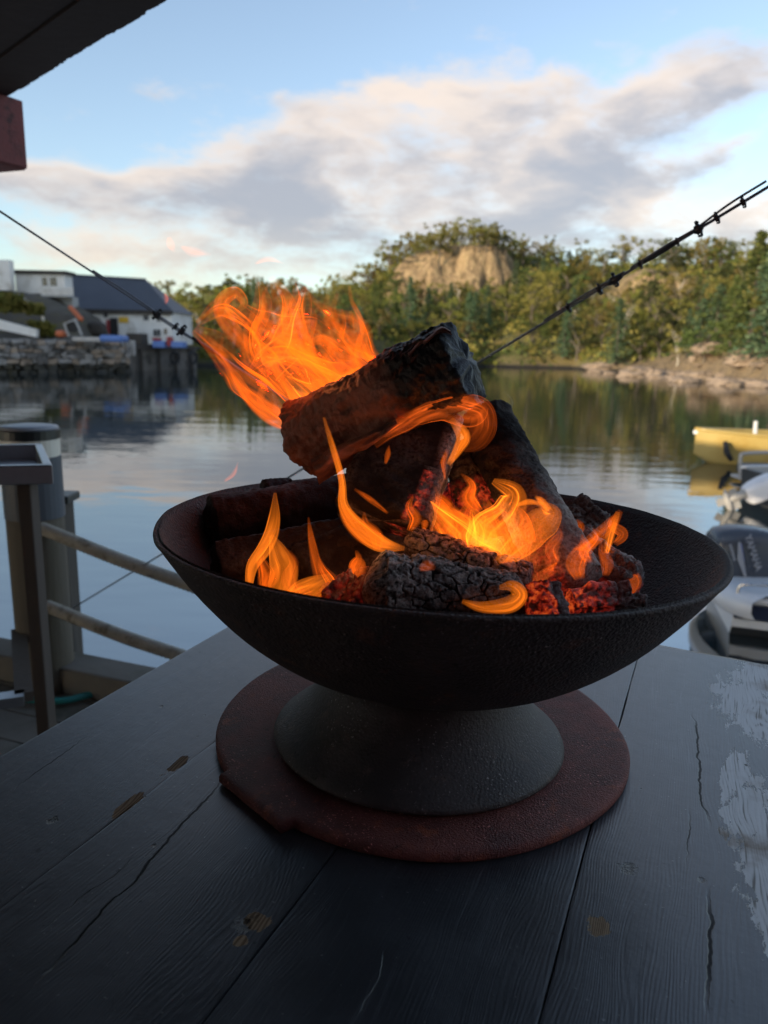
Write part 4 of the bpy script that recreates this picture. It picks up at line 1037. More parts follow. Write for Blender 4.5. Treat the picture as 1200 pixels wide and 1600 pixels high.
for s in (0, .02, .3, 1.2, 2.6):
    q_ = c + bdir * s; k_ = .94 if s == 0 else 1
    rings.append(np.array([q_ + np.array([0.39, .92, 0]) * .075 * a * k_ + np.array([0, 0, 1]) * hb / 2 * b * k_ for a, b in ((-1, -1), (1, -1), (1, 1), (-1, 1))]))
beam.loft(rings).build('beam', MT['redwood'], bh)
for i in range(60):                                      # upright cladding of the wall behind the camera
    x0 = -9 + i * .3
    MB().box((x0, -2.16, DECK_Z), (x0 + .285, -2.10 - .01 * (i % 2), RZ + 1.2)).build('wall_board', MT['redwood'], bh)
MB().add([(-9, -2.2, RZ + .3), (9, -2.2, RZ + .3), (9, -5.2, RZ + 2.0), (-9, -5.2, RZ + 2.0), (-9, -2.2, DECK_Z), (9, -2.2, DECK_Z), (9, -5.2, DECK_Z), (-9, -5.2, DECK_Z)],
         [(0, 1, 2, 3), (7, 6, 5, 4), (4, 5, 1, 0), (5, 6, 2, 1), (6, 7, 3, 2), (7, 4, 0, 3)]).build('house_body', MT['soffit'], bh)

# deck edge runs square to the table boards
UD = np.array([math.sin(R_(23)), math.cos(R_(23)), 0]); WD = np.array([math.cos(R_(23)), -math.sin(R_(23)), 0])
kp = PZ(105, 1030, DECK_Z + .10); kp2 = PZ(205, 1050, DECK_Z + .10); kdir = kp2 - kp; kdir[2] = 0; kdir /= np.linalg.norm(kdir)
kn_ = np.array([-kdir[1], kdir[0], 0])
if kn_[1] < 0: kn_ = -kn_
deck = thing('deck', (0, 0, DECK_Z - .05), 'weathered timber deck at the water edge', 'deck'); tag(deck, kind='structure')
for i in range(26):
    o0 = -i * .15 + .06; vv = [kp + kdir * s + kn_ * o + (0, 0, dz - .10 - random.uniform(0, .002)) for dz in (-.035, 0) for (s, o) in ((-3, o0 - .143), (5.2, o0 - .143), (5.2, o0), (-3, o0))]
    MB().hexa(vv).build('deck_board', MT['deck'], deck)
for s in (-2.4, -.4, 1.6, 3.6):
    q_ = kp + kdir * s - kn_ * .25; MB().tube([np.array([q_[0], q_[1], -1.2]), np.array([q_[0], q_[1], DECK_Z - .04])], .12, 10).build('pile', MT['post_dark'], deck)
kb = MB(); vv = [kp + kdir * s + kn_ * o + (0, 0, dz) for dz in (-.10, 0) for (s, o) in ((-3, -.07), (5.2, -.07), (5.2, .07), (-3, .07))]
kb.hexa(vv); tag(kb.build('kerb_beam', MT['kerb'], bevel=.008), 'weathered kerb timber along the water edge of the deck', 'kerb')

# lamp post on the left with rope rails
PY = 2.6
pc_ = P(44, 665, PY); pr_ = 46 / F * PY * .98
lp = thing('lamp_post', (pc_[0], pc_[1], DECK_Z), 'thick weathered post topped by grey sleeve and pale lantern drum', 'lamp post')
zt = pc_[2]; zs = lambda y: P(60, y, PY)[2]
n_ = 28; th = np.linspace(0, 2 * math.pi, n_, endpoint=False); rings = []
for z in np.linspace(DECK_Z, zs(800), 14):
    q_ = 1 + .05 * fbm(np.column_stack([np.cos(th) * 2, np.sin(th) * 2, np.full(n_, z * 1.5)]), 3, 3); rings.append(np.column_stack([pc_[0] + pr_ * .97 * q_ * np.cos(th), pc_[1] + pr_ * .97 * q_ * np.sin(th), np.full(n_, z)]))
MB().loft(rings).build('post', MT['post_wood'], lp, smooth=True)
MT['sleeve'] = simple('grey_blue_sleeve', (0.075, 0.09, 0.11), 0.5, 0.2, 5); MT['lens'] = simple('frosted_lens', (0.78, 0.75, 0.64), 0.25, 0.15, 4); MT['cap'] = simple('dark_green_cap', (0.010, 0.016, 0.016), 0.4, 0.2, 5)
MB().lathe([(pr_ * 1.0, zs(806)), (pr_ * 1.0, zs(712)), (pr_ * .5, zs(712))], 32, (pc_[0], pc_[1], 0)).build('sleeve', MT['sleeve'], lp, smooth=False)
MB().lathe([(pr_ * .97, zs(713)), (pr_ * .99, zs(684)), (pr_ * .5, zs(683.9))], 32, (pc_[0], pc_[1], 0)).build('lens', MT['lens'], lp, smooth=False)
MB().lathe([(pr_ * 1.0, zs(685)), (pr_ * 1.02, zs(684)), (pr_ * 1.02, zs(671)), (pr_ * .98, zs(669.5)), (pr_ * .5, zs(669.4))], 32, (pc_[0], pc_[1], 0)).build('cap', MT['cap'], lp)
MB().lathe([(pr_ * .98, zs(670)), (pr_ * .96, zs(666)), (pr_ * .7, zs(664)), (.0001, zs(663))], 32, (pc_[0], pc_[1], 0)).build('cap_disc', MT['decal'], lp, smooth=True)
gp = thing('mooring_post', (*P(103, 790, 2.85)[:2], DECK_Z), 'dark green-capped mooring post standing close behind the lamp post', 'post')
MB().bar(np.array([*P(90, 790, 2.85)[:2], -1.0]), P(90, 784, 2.85), .085, .085, up=(0, 1, 0)).build('post', MT['post_dark'], gp)
MB().bar(P(62, 776, 2.85), P(116, 777, 2.85), .12, .03).build('post_cap', MT['cap'], gp, bevel=.006)
MT['rope'] = simple('weathered_thick_rope', (0.46, 0.43, 0.36), 0.9, 0.5, 30, 0.5, dirt=(0.16, 0.14, 0.10))
def rope(name, pts, r, label, group=None, mat='rope', n=260, turns=60):
    pts = catmull(pts, n); th = np.linspace(0, 2 * math.pi, 15, endpoint=False)
    rad = np.array([r * (1 + .10 * np.cos(3 * (th + 2 * math.pi * turns * i / n / 3))) for i in range(n)])
    o = MB().tube(pts, rad, 15).build(name, MT[mat], smooth=True); return tag(o, label, 'rope', group)
rp = thing('rail_post', (*P(470, 970, 2.25)[:2], DECK_Z), 'short weathered rail post at the deck edge behind the fire bowl', 'post')
pb = P(470, 965, 2.25); MB().bar(np.array([pb[0], pb[1], DECK_Z]), pb + (0, 0, .02), .1, .1, up=(0, 1, 0)).build('post', MT['post_wood'], rp)
MB().bar(pb + (-.06, 0, .03), pb + (.06, 0, .03), .13, .02).build('post_cap', MT['cap'], rp)
rope('rope_rail', [P(62, 824, 2.53), P(180, 872, 2.42), P(300, 915, 2.33), P(470, 972, 2.22)], .0215, 'upper of two thick weathered rope rails leaving the lamp post', 'rope rails')
rope('rope_rail', [P(66, 944, 2.53), P(170, 986, 2.42), P(265, 1019, 2.33), P(470, 1084, 2.22)], .0215, 'lower of two thick weathered rope rails leaving the lamp post', 'rope rails')
MT['hose'] = simple('teal_hose', (0.03, 0.28, 0.27), 0.45, 0.2, 9)
ho = MB().tube(catmull([PZ(-60, 1075, DECK_Z + .02), PZ(20, 1090, DECK_Z + .02), PZ(95, 1095, DECK_Z + .02), PZ(150, 1084, DECK_Z + .02), PZ(260, 1075, DECK_Z + .02)], 40), .012, 8).build('garden_hose', MT['hose'], smooth=True)
tag(ho, 'teal garden hose lying on the deck around the lamp post', 'hose')
# steel-topped bench in front of the lamp post
SY = 1.75
sb = thing('work_bench', (*P(20, 900, SY)[:2], DECK_Z), 'stainless steel topped work bench on wooden legs by the lamp post', 'bench')
c0 = P(83, 741, SY); zt_ = c0[2]; wdir = np.array([-math.cos(R_(8)), -math.sin(R_(8)) * -1, 0]); ddir = np.array([-.45, .89, 0])
wdir = np.array([-.96, -.28, 0]); th_ = P(83, 728, SY)[2] - P(83, 757, SY)[2]
def tray(a, b, z0, z1): return [c0 + wdir * s + ddir * d_ + (0, 0, z) for z in (z0, z1) for (s, d_) in ((a[0], b[0]), (a[1], b[0]), (a[1], b[1]), (a[0], b[1]))]
MT['steel_top'] = simple('brushed_steel_top', (0.42, 0.44, 0.47), 0.38, 0.2, 25, metal=0.9, stretch=(1, 8, 1))
top = MB(); top.hexa(tray((.02, 1.0), (.02, .38), -th_ / 2, -th_ / 2 + .006)); top.build('tray_floor', MT['steel_top'], sb)
for (a, b) in (((0, 1.0), (0, .02)), ((0, 1.0), (.38, .40)), ((0, .02), (.0205, .3795)), ((.98, 1.0), (.0205, .3795))):
    MB().hexa(tray(a, b, -th_ / 2 - .001, th_ / 2)).build('rim', MT['steel_top'], sb, bevel=.003)
for (s, d_) in ((.055, .06), (.95, .05), (.95, .34)):
    q_ = c0 + wdir * s + ddir * d_; MB().bar((q_[0], q_[1], DECK_Z), (q_[0], q_[1], zt_ - th_ / 2 - .002), .032, .045, up=(0, 1, 0)).build('leg', MT['leg_wood'], sb, bevel=.003)
q_ = PZ(38, 1090, DECK_Z + .22); 
MB().bar(q_, q_ + np.array([-.9, -.35, 0]), .05, .03).build('lower_rail', MT['steel_top'], sb); MB().bar(q_, q_ + np.array([-.25, .5, 0]), .05, .03).build('lower_rail', MT['leg_wood'], sb)

# steel stays crossing behind the fire
MT['wire'] = simple('galvanised_wire', (0.20, 0.22, 0.25), 0.45, 0.4, 60, metal=.6); MT['wire_dark'] = simple('dark_wire_clamp', (0.035, 0.045, 0.05), 0.5, 0.3, 40)
sp_ = thing('stay_post', (*P(705, 800, 2.3)[:2], DECK_Z), 'deck edge post hidden behind the burning logs', 'post')
q_ = P(705, 795, 2.3); MB().bar((q_[0], q_[1], DECK_Z), q_, .1, .1, up=(0, 1, 0)).build('post', MT['post_wood'], sp_); MB().bar(q_ + (-.06, 0, .011), q_ + (.06, 0, .011), .13, .02).build('post_cap', MT['cap'], sp_)
def strand(a, b, n=160): return a[None] + (b - a)[None] * np.linspace(0, 1, n)[:, None]
def clamp(t_, p, d_, s=.012):
    d_ = d_ / np.linalg.norm(d_); up_ = np.cross(d_, (0, 1, 0)); up_ /= np.linalg.norm(up_); fr = np.cross(d_, up_)
    MB().bar(p - up_ * s * .7, p + up_ * s * .7, s * .9, s * .8, up=d_).build('clamp', MT['wire_dark'], t_, bevel=.001)
    MB().tube(catmull([p - up_ * s * .9 - d_ * s * .4, p - up_ * s - fr * s * .5, p + up_ * s - fr * s * .5, p + up_ * s * .9 + d_ * s * .4], 12), s * .2, 6).build('u_bolt', MT['wire_dark'], t_, smooth=True)
def stay(name, A, B, Ya, Yb, r, label, doubles, clamps, swaged):
    a, b = P(*A, Ya), P(*B, Yb)
    t_ = thing(name, (a + b) / 2, label, 'wire')
    MB().tube(strand(a, b, 12), r, 8).build('wire', MT['wire'], t_, smooth=True)
    def at(x):                                            # point on the wire seen in photo column x
        lo_, hi_ = 0.0, 1.0
        for _ in range(40):
            mid = (lo_ + hi_) / 2; p = a + (b - a) * mid - CAM; xx = 600 + F * (p @ RT) / (p @ FW)
            if (xx < x) == (A[0] < B[0]): lo_ = mid
            else: hi_ = mid
        return a + (b - a) * lo_
    up_ = np.array([0, 0, 1.0])
    for (x0, x1, off0, off1, rr) in doubles:
        p, q_ = at(x0) + up_ * off0, at(x1) + up_ * off1; mid = (p + q_) / 2 + up_ * (off0 + off1) * .25
        MB().tube(catmull([p, mid, q_], 12), rr, 7).build('tail_wire', MT['wire'], t_, smooth=True)
    for (x, s) in clamps: clamp(t_, at(x), b - a, s)
    for (x0, x1, rr) in swaged: MB().tube(strand(at(x0), at(x1), 5), [rr * .7, rr, rr, rr, rr * .7], 8).build('sleeve', MT['wire_dark'], t_, smooth=True)
    return t_
stay('steel_stay', (104, 956), (1240, 268), 2.7, 1.25, .0026, 'clamped steel wire stay rising to the right behind the burning logs',
     [(850, 975, .004, .004, .0022), (985, 1092, .004, .003, .002), (1085, 1196, .003, .011, .002)],
     [(888, .008), (936, .009), (960, .011), (1000, .007), (1058, .006), (1091, .011), (1120, .008), (1161, .008)], [(950, 972, .006), (1006, 1056, .0042), (1084, 1098, .006)])
stay('steel_stay', (-40, 304), (702, 792), 1.5, 2.28, .0021, 'steel wire stay with frayed splice descending from the boathouse eave into the flames',
     [(145, 245, .004, .004, .0018), (240, 300, -.004, -.003, .0018)], [(246, .012), (274, .008), (284, .012)], [(300, 345, .005), (238, 250, .006)])

# ------------------------------------------------------------------ table with worn black paint
TN = np.array([0.0184, -0.0128, 1.0]); TN /= np.linalg.norm(TN)
PLC = np.array([0.049, 0.8243, CAM_H - 0.4373])            # centre of the iron plate, on its upper face
TO = PLC - TN * 0.014
ty = UD - TN * (UD @ TN); ty /= np.linalg.norm(ty); tx = np.cross(ty, TN)
TM = Matrix([[tx[0], ty[0], TN[0], TO[0]], [tx[1], ty[1], TN[1], TO[1]], [tx[2], ty[2], TN[2], TO[2]], [0, 0, 0, 1]])
def tl(x, y):                                               # photo pixel -> table coordinates (across, along)
    v = ray(x, y); p = CAM + v * (((TO - CAM) @ TN) / (v @ TN)) - TO; return float(p @ tx), float(p @ ty)
PATCHES = []
for (x, y, rx, ry, rot) in [(1165, 1100, .036, .090, .1), (1190, 1060, .040, .065, .0), (1205, 1120, .06, .08, 0), (1148, 1210, .014, .065, -.12), (1168, 1270, .020, .075, -.12), (1195, 1340, .026, .07, -.1), (1215, 1420, .02, .06, 0),
                            (1120, 1075, .012, .02, 0), (205, 1255, .008, .022, 0), (277, 1194, .006, .022, 0), (935, 1447, .010, .012, .3), (400, 1440, .012, .010, 0), (378, 1472, .006, .006, 0), (1180, 1010, .06, .014, 0)]:
    a, b = tl(x, y); PATCHES.append((a, b, rx, ry, rot))
CRACKS = []
for (p, q_, wd) in [((37, 1560), (358, 1212), .0022), ((1104, 1300), (1083, 1110), .0022), ((1107, 1600), (1112, 1380), .0026), ((1072, 1360), (1072, 1260), .0012), ((0, 1250), (150, 1140), .0010), ((60, 1460), (220, 1330), .0010), ((560, 1600), (604, 1472), .0008)]:
    (a0, b0), (a1, b1) = tl(*p), tl(*q_)
    if b1 < b0: a0, b0, a1, b1 = a1, b1, a0, b0
    s = (a1 - a0) / (b1 - b0); CRACKS.append((a0 - s * b0, s, b0, b1, wd))
KNOTS = [(*tl(x, y), r) for (x, y, r) in [(385, 1440, .012), (985, 1358, .010), (252, 1104, .003), (240, 1322, .0028), (84, 1281, .005), (1097, 1374, .004), (320, 1117, .002), (1002, 1232, .002), (309, 1150, .0018), (1165, 1195, .003)]]
MT['table'] = paint_table_mat()
table = thing('table', TO, 'heavy plank table in worn black paint under the fire bowl', 'table', matrix=TM)
seams = [-.393, -.207, .001, .209, .415, .62, .825]
for i in range(6):
    x0, x1 = seams[i] + .0009, seams[i + 1] - .0007
    ye = .43 + .06 * (x0 + x1) / 2 + random.uniform(-.004, .004)
    nx, ny = 14, 150; xs = np.linspace(x0, x1, nx); xs = np.concatenate([[x0, x0 + .0015, x0 + .004], xs[1:-1], [x1 - .004, x1 - .0015, x1]]); ys = np.linspace(-1.15, ye, ny)
    nx = len(xs); XX, YY = np.meshgrid(xs, ys, indexing='ij')
    e_ = np.minimum(XX - x0, x1 - XX)
    ZZ = -.0003 * np.exp(-e_ / .0012) + fbm(np.stack([XX * 9, YY * 3, XX * 0 + i], -1), 3, 60 + i) * .0012 + random.uniform(-.0008, .0008)
    ZZ += -.003 * np.exp(-(ye - YY) / .003)
    XX = XX + (fbm(np.stack([YY * 11, XX * 0 + i, XX * 0], -1), 3, 70 + i) * .0022) * (e_ < .002)
    YY = YY + fbm(np.stack([XX * 40, XX * 0 + i, XX * 0], -1), 3, 90 + i) * .006 * (YY > ye - .002)
    gtop = np.stack([XX, YY, ZZ], -1); mb = MB()
    rim_ = np.concatenate([gtop[:, 0], gtop[-1, 1:], gtop[-2::-1, -1], gtop[0, -2:0:-1]])
    mb.grid(gtop); low_ = rim_.copy(); low_[:, 2] = -.045; mb.loft([low_, rim_], cap=False); mb.add(low_[::-1], [tuple(range(len(low_)))])
    mb.build('plank', MT['table'], table, local=True, smooth=False)
MB().box((-.36, .36, -.13), (.8, .40, -.046)).build('apron', MT['soffit'], table, local=True)
MB().box((-.36, -1.10, -.13), (.8, -1.06, -.046)).build('apron', MT['soffit'], table, local=True)
for (x, y) in ((-.33, .34), (.76, .34), (-.33, -1.04), (.76, -1.04)):
    MB().box((x - .045, y - .045, -(TO[2] - DECK_Z) + .012), (x + .045, y + .045, -.047)).build('leg', MT['soffit'], table, local=True)

# ------------------------------------------------------------------ iron plate and fire bowl
pn = 360; th = np.linspace(0, 2 * math.pi, pn, endpoint=False)
R0 = .2375
# flat lug with stepped ends on the near left side
p0 = np.array(tl(371, 1228)); p1 = np.array(tl(458, 1308)); ang0, ang1 = math.atan2(p0[1], p0[0]), math.atan2(p1[1], p1[0])
def plate_r(a):
    r = R0 + .0015 * math.sin(5 * a + 1)
    a0, a1 = sorted((ang0 % (2 * math.pi), ang1 % (2 * math.pi)))
    if a0 < a < a1:
        am = (a0 + a1) / 2; r = (R0 + .012) * math.cos((a1 - a0) / 2) / math.cos(a - am)
    return r
rr_ = np.array([plate_r(a) for a in th])
def pring(k, z, add=0): return np.column_stack([np.cos(th) * (rr_ * k + add) - .006, np.sin(th) * (rr_ * k + add) + .0147, np.full(pn, z)])
pm_ = thing('iron_plate', TO, 'round rusty red iron plate with stepped lug lying on the table', 'plate', matrix=TM)
MB().loft([pring(0, .014)[:, :] * (1, 1, 1) if False else pring(.3, .0130), pring(.9, .0135), pring(1, .0135, -.006), pring(1, .0125, -.002), pring(1, .0100), pring(1, .0040), pring(1, .0015, -.002), pring(.5, .0012)], cap=True).build('disc', MT['plate'], pm_, local=True, smooth=True)
BN = np.array([0.0275, 0.0078, 1.0]); BN /= np.linalg.norm(BN)
RC = np.array([0.0591, 0.8272, CAM_H - 0.2001])             # centre of the rim circle
BD, BQ = .165, 2.9
bx_ = np.cross((0, 1, 0), BN); bx_ /= np.linalg.norm(bx_); by_ = np.cross(BN, bx_)
HB = (RC - PLC) @ TN                                        # rim height above the plate
BO = RC - BN * HB
BM = Matrix([[bx_[0], by_[0], BN[0], BO[0]], [bx_[1], by_[1], BN[1], BO[1]], [bx_[2], by_[2], BN[2], BO[2]], [0, 0, 0, 1]])
fb = thing('fire_bowl', BO, 'wide cast iron fire bowl on a flared foot holding the burning logs', 'fire bowl', matrix=BM)
def bz(r): return HB - BD * (1 - (r / .3) ** BQ)
rs = np.concatenate([np.linspace(.30, .26, 10), np.linspace(.25, .06, 26), [.03, .002]])
outer = [(r, bz(r) + (0.0 if r > .06 else .001)) for r in rs][::-1]
lip = [(.302, HB + .002), (.3015, HB + .0045), (.2985, HB + .0050), (.2965, HB + .0035)]
inner = [(r - .004, bz(r) + .006) for r in rs if r > .01]
prof = outer + lip + inner + [(.002, bz(.002) + .0065)]
th2 = np.linspace(0, 2 * math.pi, 144, endpoint=False); rings = []
for k_, (r, z) in enumerate(prof):
    d_ = fbm(np.column_stack([np.cos(th2) * r * 30, np.sin(th2) * r * 30, np.full(144, z * 30)]), 3, 8) * .0022
    wv = .0016 * np.sin(3 * th2 + .5)                       # hammered, slightly wavy rim
    rings.append(np.column_stack([np.cos(th2) * (r + d_), np.sin(th2) * (r + d_), z + d_ * .5 + wv * (r / .3) ** 4]))
MB().loft(rings, cap=True).build('bowl', MT['bowl'], fb, local=True, smooth=True)
fz = bz(.10) + .004
foot = [(.1675, .0005), (.1690, .003), (.1670, .007), (.160, .013), (.150, .020), (.139, .030), (.128, .043), (.118, .057), (.112, .068), (.108, fz)]
th3 = np.linspace(0, 2 * math.pi, 96, endpoint=False)
MB().loft([np.column_stack([np.cos(th3) * r * .975 - .008, np.sin(th3) * r * .975 - .015, np.full(96, z)]) for r, z in foot], cap=True).build('foot', MT['foot'], fb, local=True, smooth=True)

# ------------------------------------------------------------------ fire: ash bed, logs, embers, flames
MT['ashbed'] = char_mat('ash_and_embers', (0.05, 0.035, 0.03), (0.34, 0.30, 0.28), rough=0.95, glow=.5)
nr_, nt_ = 26, 72; g_ = []
for i in range(nr_):
    r = .232 * i / (nr_ - 1); a = np.linspace(0, 2 * math.pi, nt_ + 1); x, y = r * np.cos(a), r * np.sin(a)
    z = np.full(nt_ + 1, HB - .072) + .018 * (1 - (r / .23) ** 2) + fbm(np.column_stack([x * 22, y * 22, x * 0]), 4, 12) * .030 * (1 - (r / .235) ** 4)
    g_.append(RC - BN * HB + bx_ * x[:, None] + by_ * y[:, None] + BN * z[:, None])
g_ = np.array(g_); fl = g_.reshape(-1, 3); gl_ = np.clip(fbm(fl * 22, 3, 5) * 3.2 + .45, 0, 1) * np.exp(-((fl[:, 0] - .09) ** 2 + (fl[:, 1] - .72) ** 2) / .022)
ab = MB().grid(g_[:, ::-1]).build('ash_bed', MT['ashbed'], smooth=True, attrs={'ash': np.clip(.5 + fbm(fl * 40, 3, 6) * 2, 0, 1), 'glow': gl_, 'bark': gl_ * 0})
tag(ab, 'bed of grey ash and red embers under the logs in the bowl', 'ash', kind='stuff')

def log(name, A, B, rA, rB, label, mat, seed, shape='round', nl=70, nt=56, crack=0.0, rough=.10, ash=None, glow=None, bark=None, bend=0.0, twist=0.0, capdome=.25, wrinkle=0.0, cat='log', spin=0.0, csz=.016):
    A, B = np.array(A), np.array(B); d_ = B - A; L = np.linalg.norm(d_); d_ /= L
    up_ = np.array([0, 0, 1.0]) - d_ * d_[2]; up_ /= np.linalg.norm(up_); sd_ = np.cross(d_, up_)
    th = np.linspace(0, 2 * math.pi, nt, endpoint=False)
    if shape == 'round': pr = np.ones(nt)
    elif shape == 'split':                                   # riven billet: straight faces meeting in arrises
        r3 = np.random.default_rng(seed); ca = np.radians(np.array([15, 85, 160, 215, 290]) + r3.uniform(-14, 14, 5)); cr = r3.uniform(.92, 1.18, 5)
        pc = np.column_stack([np.cos(ca) * cr, np.sin(ca) * cr]); pr = np.full(nt, 9.0)
        for k0 in range(5):
            a0, a1 = pc[k0], pc[(k0 + 1) % 5]; nn_ = np.array([a1[1] - a0[1], a0[0] - a1[0]]); nn_ /= np.linalg.norm(nn_); dn = a0 @ nn_
            den = np.cos(th) * nn_[0] + np.sin(th) * nn_[1]; pr = np.where(den > .05, np.minimum(pr, dn / np.maximum(den, .05)), pr)
    else:                                                    # 'plank': squarish split billet
        c_, s_ = np.abs(np.cos(th)), np.abs(np.sin(th)); pr = 1 / np.maximum(c_ / 1.0, s_ / .55) ; pr = np.minimum(pr, 1.06)
    ts = [0.0] * 6 + list(np.linspace(0, 1, nl)) + [1.0] * 6
    ks = [0.01, .3, .55, .75, .88, .96] + [1.0] * nl + [.96, .88, .75, .55, .3, .01]
    rings = []; tt = []
    for i, (t, k) in enumerate(zip(ts, ks)):
        r = (rA + (rB - rA) * t); cen = A + d_ * L * t + up_ * bend * math.sin(math.pi * t)
        dome = (1 - k ** 2) * r * capdome * (1 if i > nl else -1)
        a = th + spin + twist * t
        rings.append(cen + d_ * dome + (np.cos(a) * r * k * pr)[:, None] * sd_ + (np.sin(a) * r * k * pr)[:, None] * up_); tt.append(np.full(nt, t))
    v = np.concatenate(rings); tt = np.concatenate(tt); kk = np.repeat(ks, nt); thv = np.tile(th, len(ts))
    cen = A + d_ * L * tt[:, None] + up_ * (bend * np.sin(math.pi * tt))[:, None]; nrm = v - cen; ln = np.linalg.norm(nrm, axis=1)[:, None] + 1e-6; nrm = nrm / ln
    rmean = (rA + rB) / 2
    al = (v - A) @ d_; flow = np.stack([nrm @ sd_ * rmean, nrm @ up_ * rmean, al * .35], -1)
    dis = fbm(flow / (rmean * .55) + seed, 4, seed) * rough * 2.2 * rmean + fbm(v * 160 + seed, 3, seed + 3) * .006
    edge_ash = np.zeros(len(v))
    if crack:
        wp = fbm(v * 60, 3, seed + 1)[:, None] * 1.1; f1, f2 = voronoi(np.stack([flow[:, 0], flow[:, 1], al * .55], -1) / csz + seed + wp, seed); gap = 1 - sstep(f2 - f1, .0, .11)
        dis -= gap * crack; edge_ash = -gap
    if wrinkle:
        wq = np.stack([flow[:, 0] * .55, flow[:, 1] * .55, al * 1.0], -1)
        wv = fbm(wq * 95 + 2.6 * fbm(v * 22, 3, seed)[:, None], 3, seed + 9); wl = fbm(wq * 38 + 7, 2, seed + 10)
        dis += (.30 - np.abs(wv) * 2.2) * wrinkle + (.30 - np.abs(wl) * 2.0) * wrinkle * 1.3
    v = v + nrm * (dis * np.clip(kk * 1.6 - .5, 0, 1))[:, None] + d_ * ((fbm(v * 90, 3, seed + 5) * .010 + (.3 - np.abs(fbm(v * 55, 3, seed + 6)) * 2.2) * wrinkle * 5) * (kk < .99) * np.where(tt > .5, 1, -1))[:, None]
    base = fbm(v * 28 + seed, 4, seed + 7)
    arris = sstep(np.tile(pr, len(ts)), .93 * pr.max(), pr.max()) * (0.0 if shape == 'round' else .55)
    av = np.clip((ash(tt, thv, v, nrm) if ash else 0.15) + arris + base * 1.2 + edge_ash * .8, 0, 1) * np.ones(len(v))
    gv = np.clip((glow(tt, thv, v, nrm) if glow else 0.0) * (1 + base * 2), 0, 1) * np.ones(len(v))
    bv = np.clip((bark(tt, thv, v, nrm) if bark else 0.0) + base * .5 * (1 if bark else 0), 0, 1) * np.ones(len(v))
    n_ = nt; f = []
    for i in range(len(ts) - 1):
        for j in range(n_): f.append((i * n_ + j, i * n_ + (j + 1) % n_, (i + 1) * n_ + (j + 1) % n_, (i + 1) * n_ + j))
    f.append(tuple(range(n_ - 1, -1, -1))); f.append(tuple((len(ts) - 1) * n_ + j for j in range(n_)))
    o = MB().add(v, f).build(name, MT[mat], smooth=True, attrs={'ash': av, 'glow': gv, 'bark': bv})
    return tag(o, label, cat)
def near_line(v, a, b):                                       # pixel distance of points to a line seen in the photo
    w_ = v - CAM; d_ = w_ @ FW; x, y = 600 + F * (w_ @ RT) / d_, 800 - F * (w_ @ UP) / d_
    ax, ay = b[0] - a[0], b[1] - a[1]; L = math.hypot(ax, ay); return np.abs((x - a[0]) * ay - (y - a[1]) * ax) / L
# back left pair
log('fire_log', P(335, 822, .88), P(565, 786, .95), .036, .040, 'dark brown log lying along the back left of the bowl against its rim', 'charbrown', 3, bark=lambda t, th, v, n: .55 - .3 * t, rough=.10, ash=lambda *a: .0)
log('fire_log', P(340, 886, .76), P(575, 850, .82), .027, .034, 'charred log lower on the left below the dark brown log', 'charbrown', 5, 'split', bark=lambda t, th, v, n: .45, ash=lambda *a: .0)
log('fire_log', P(415, 770, .95), P(452, 764, .97), .017, .015, 'small black log stub on the rim behind the dark brown log', 'char', 6, ash=lambda *a: 0.0, nl=24)
log('fire_log', P(470, 905, .76), P(650, 830, .86), .038, .036, 'black charred log under the leaning billet in the middle of the bowl', 'charbrown', 8, 'split', bark=lambda t, th, v, n: .3, ash=lambda *a: .0, glow=lambda t, th, v, n: .25 * (n[:, 2] < -.2))
log('fire_log', P(690, 790, .93), P(800, 850, .90), .032, .030, 'black log buried behind the flames in the middle of the bowl', 'char', 9, 'split', ash=lambda *a: .1, glow=lambda t, th, v, n: .5 * (n[:, 1] < -.3))
# black billet with pale ash edge
log('fire_log', P(652, 655, .845), P(598, 812, .765), .050, .050, 'square black billet with a pale ash line down its edge', 'char', 12, 'plank', spin=.25, rough=.05, ash=lambda t, th, v, n: np.where(near_line(v, (706, 684), (626, 824)) < 5, 1.0, 0.0), glow=lambda t, th, v, n: np.where((t > .6) & (near_line(v, (706, 684), (626, 824)) < 7), .6, 0), capdome=.05)
# bark wrapped log on top
top_log = log('fire_log', P(478, 690, .865), P(722, 566, .80), .043, .046, 'bark-wrapped log on top with brown wrinkled skin and shiny black end', 'bark', 14, 'round', nl=230, nt=160, rough=.24, wrinkle=.0020, bark=lambda t, th, v, n: 1.15 - sstep(t, .55, .80) * 1.6, ash=lambda *a: .02, capdome=.12, twist=.5)
def flap(name, pts, w0, w1, Y, mat, parent, seed, curl=.02):
    c_ = catmull(pts, 26); g_ = []
    for i, (x, y) in enumerate(c_):
        t = i / 25; row = []
        for v_ in np.linspace(-1, 1, 12):
            wd = (w0 + (w1 - w0) * t) * (1 - .25 * t * abs(v_)); q_ = P(x + 0.35 * wd * v_, y + wd * v_, Y - curl * (1 - v_ ** 2) + fbm(np.array([[x * .04, v_ * 1.5, seed]]), 3, seed)[0] * .03); row.append(q_)
        g_.append(row)
    g_ = np.array(g_); mb = MB().grid(g_); mb.grid((g_ + (0, .0012, 0))[:, ::-1]); fl = np.concatenate(mb.v)
    o = mb.build(name, mat, parent, smooth=True, attrs={'ash': np.full(len(fl), .05), 'glow': np.zeros(len(fl)), 'bark': np.clip(.7 + fbm(fl * 60, 3, 1) * 1.5, 0, 1)}); return o
flap('bark_flap', [(492, 738), (530, 712), (575, 688), (620, 660)], 20, 8, .795, MT['bark'], top_log, 3)
flap('bark_flap', [(640, 560), (665, 535), (690, 516), (705, 520)], 10, 5, .785, MT['bark'], top_log, 7, .014)
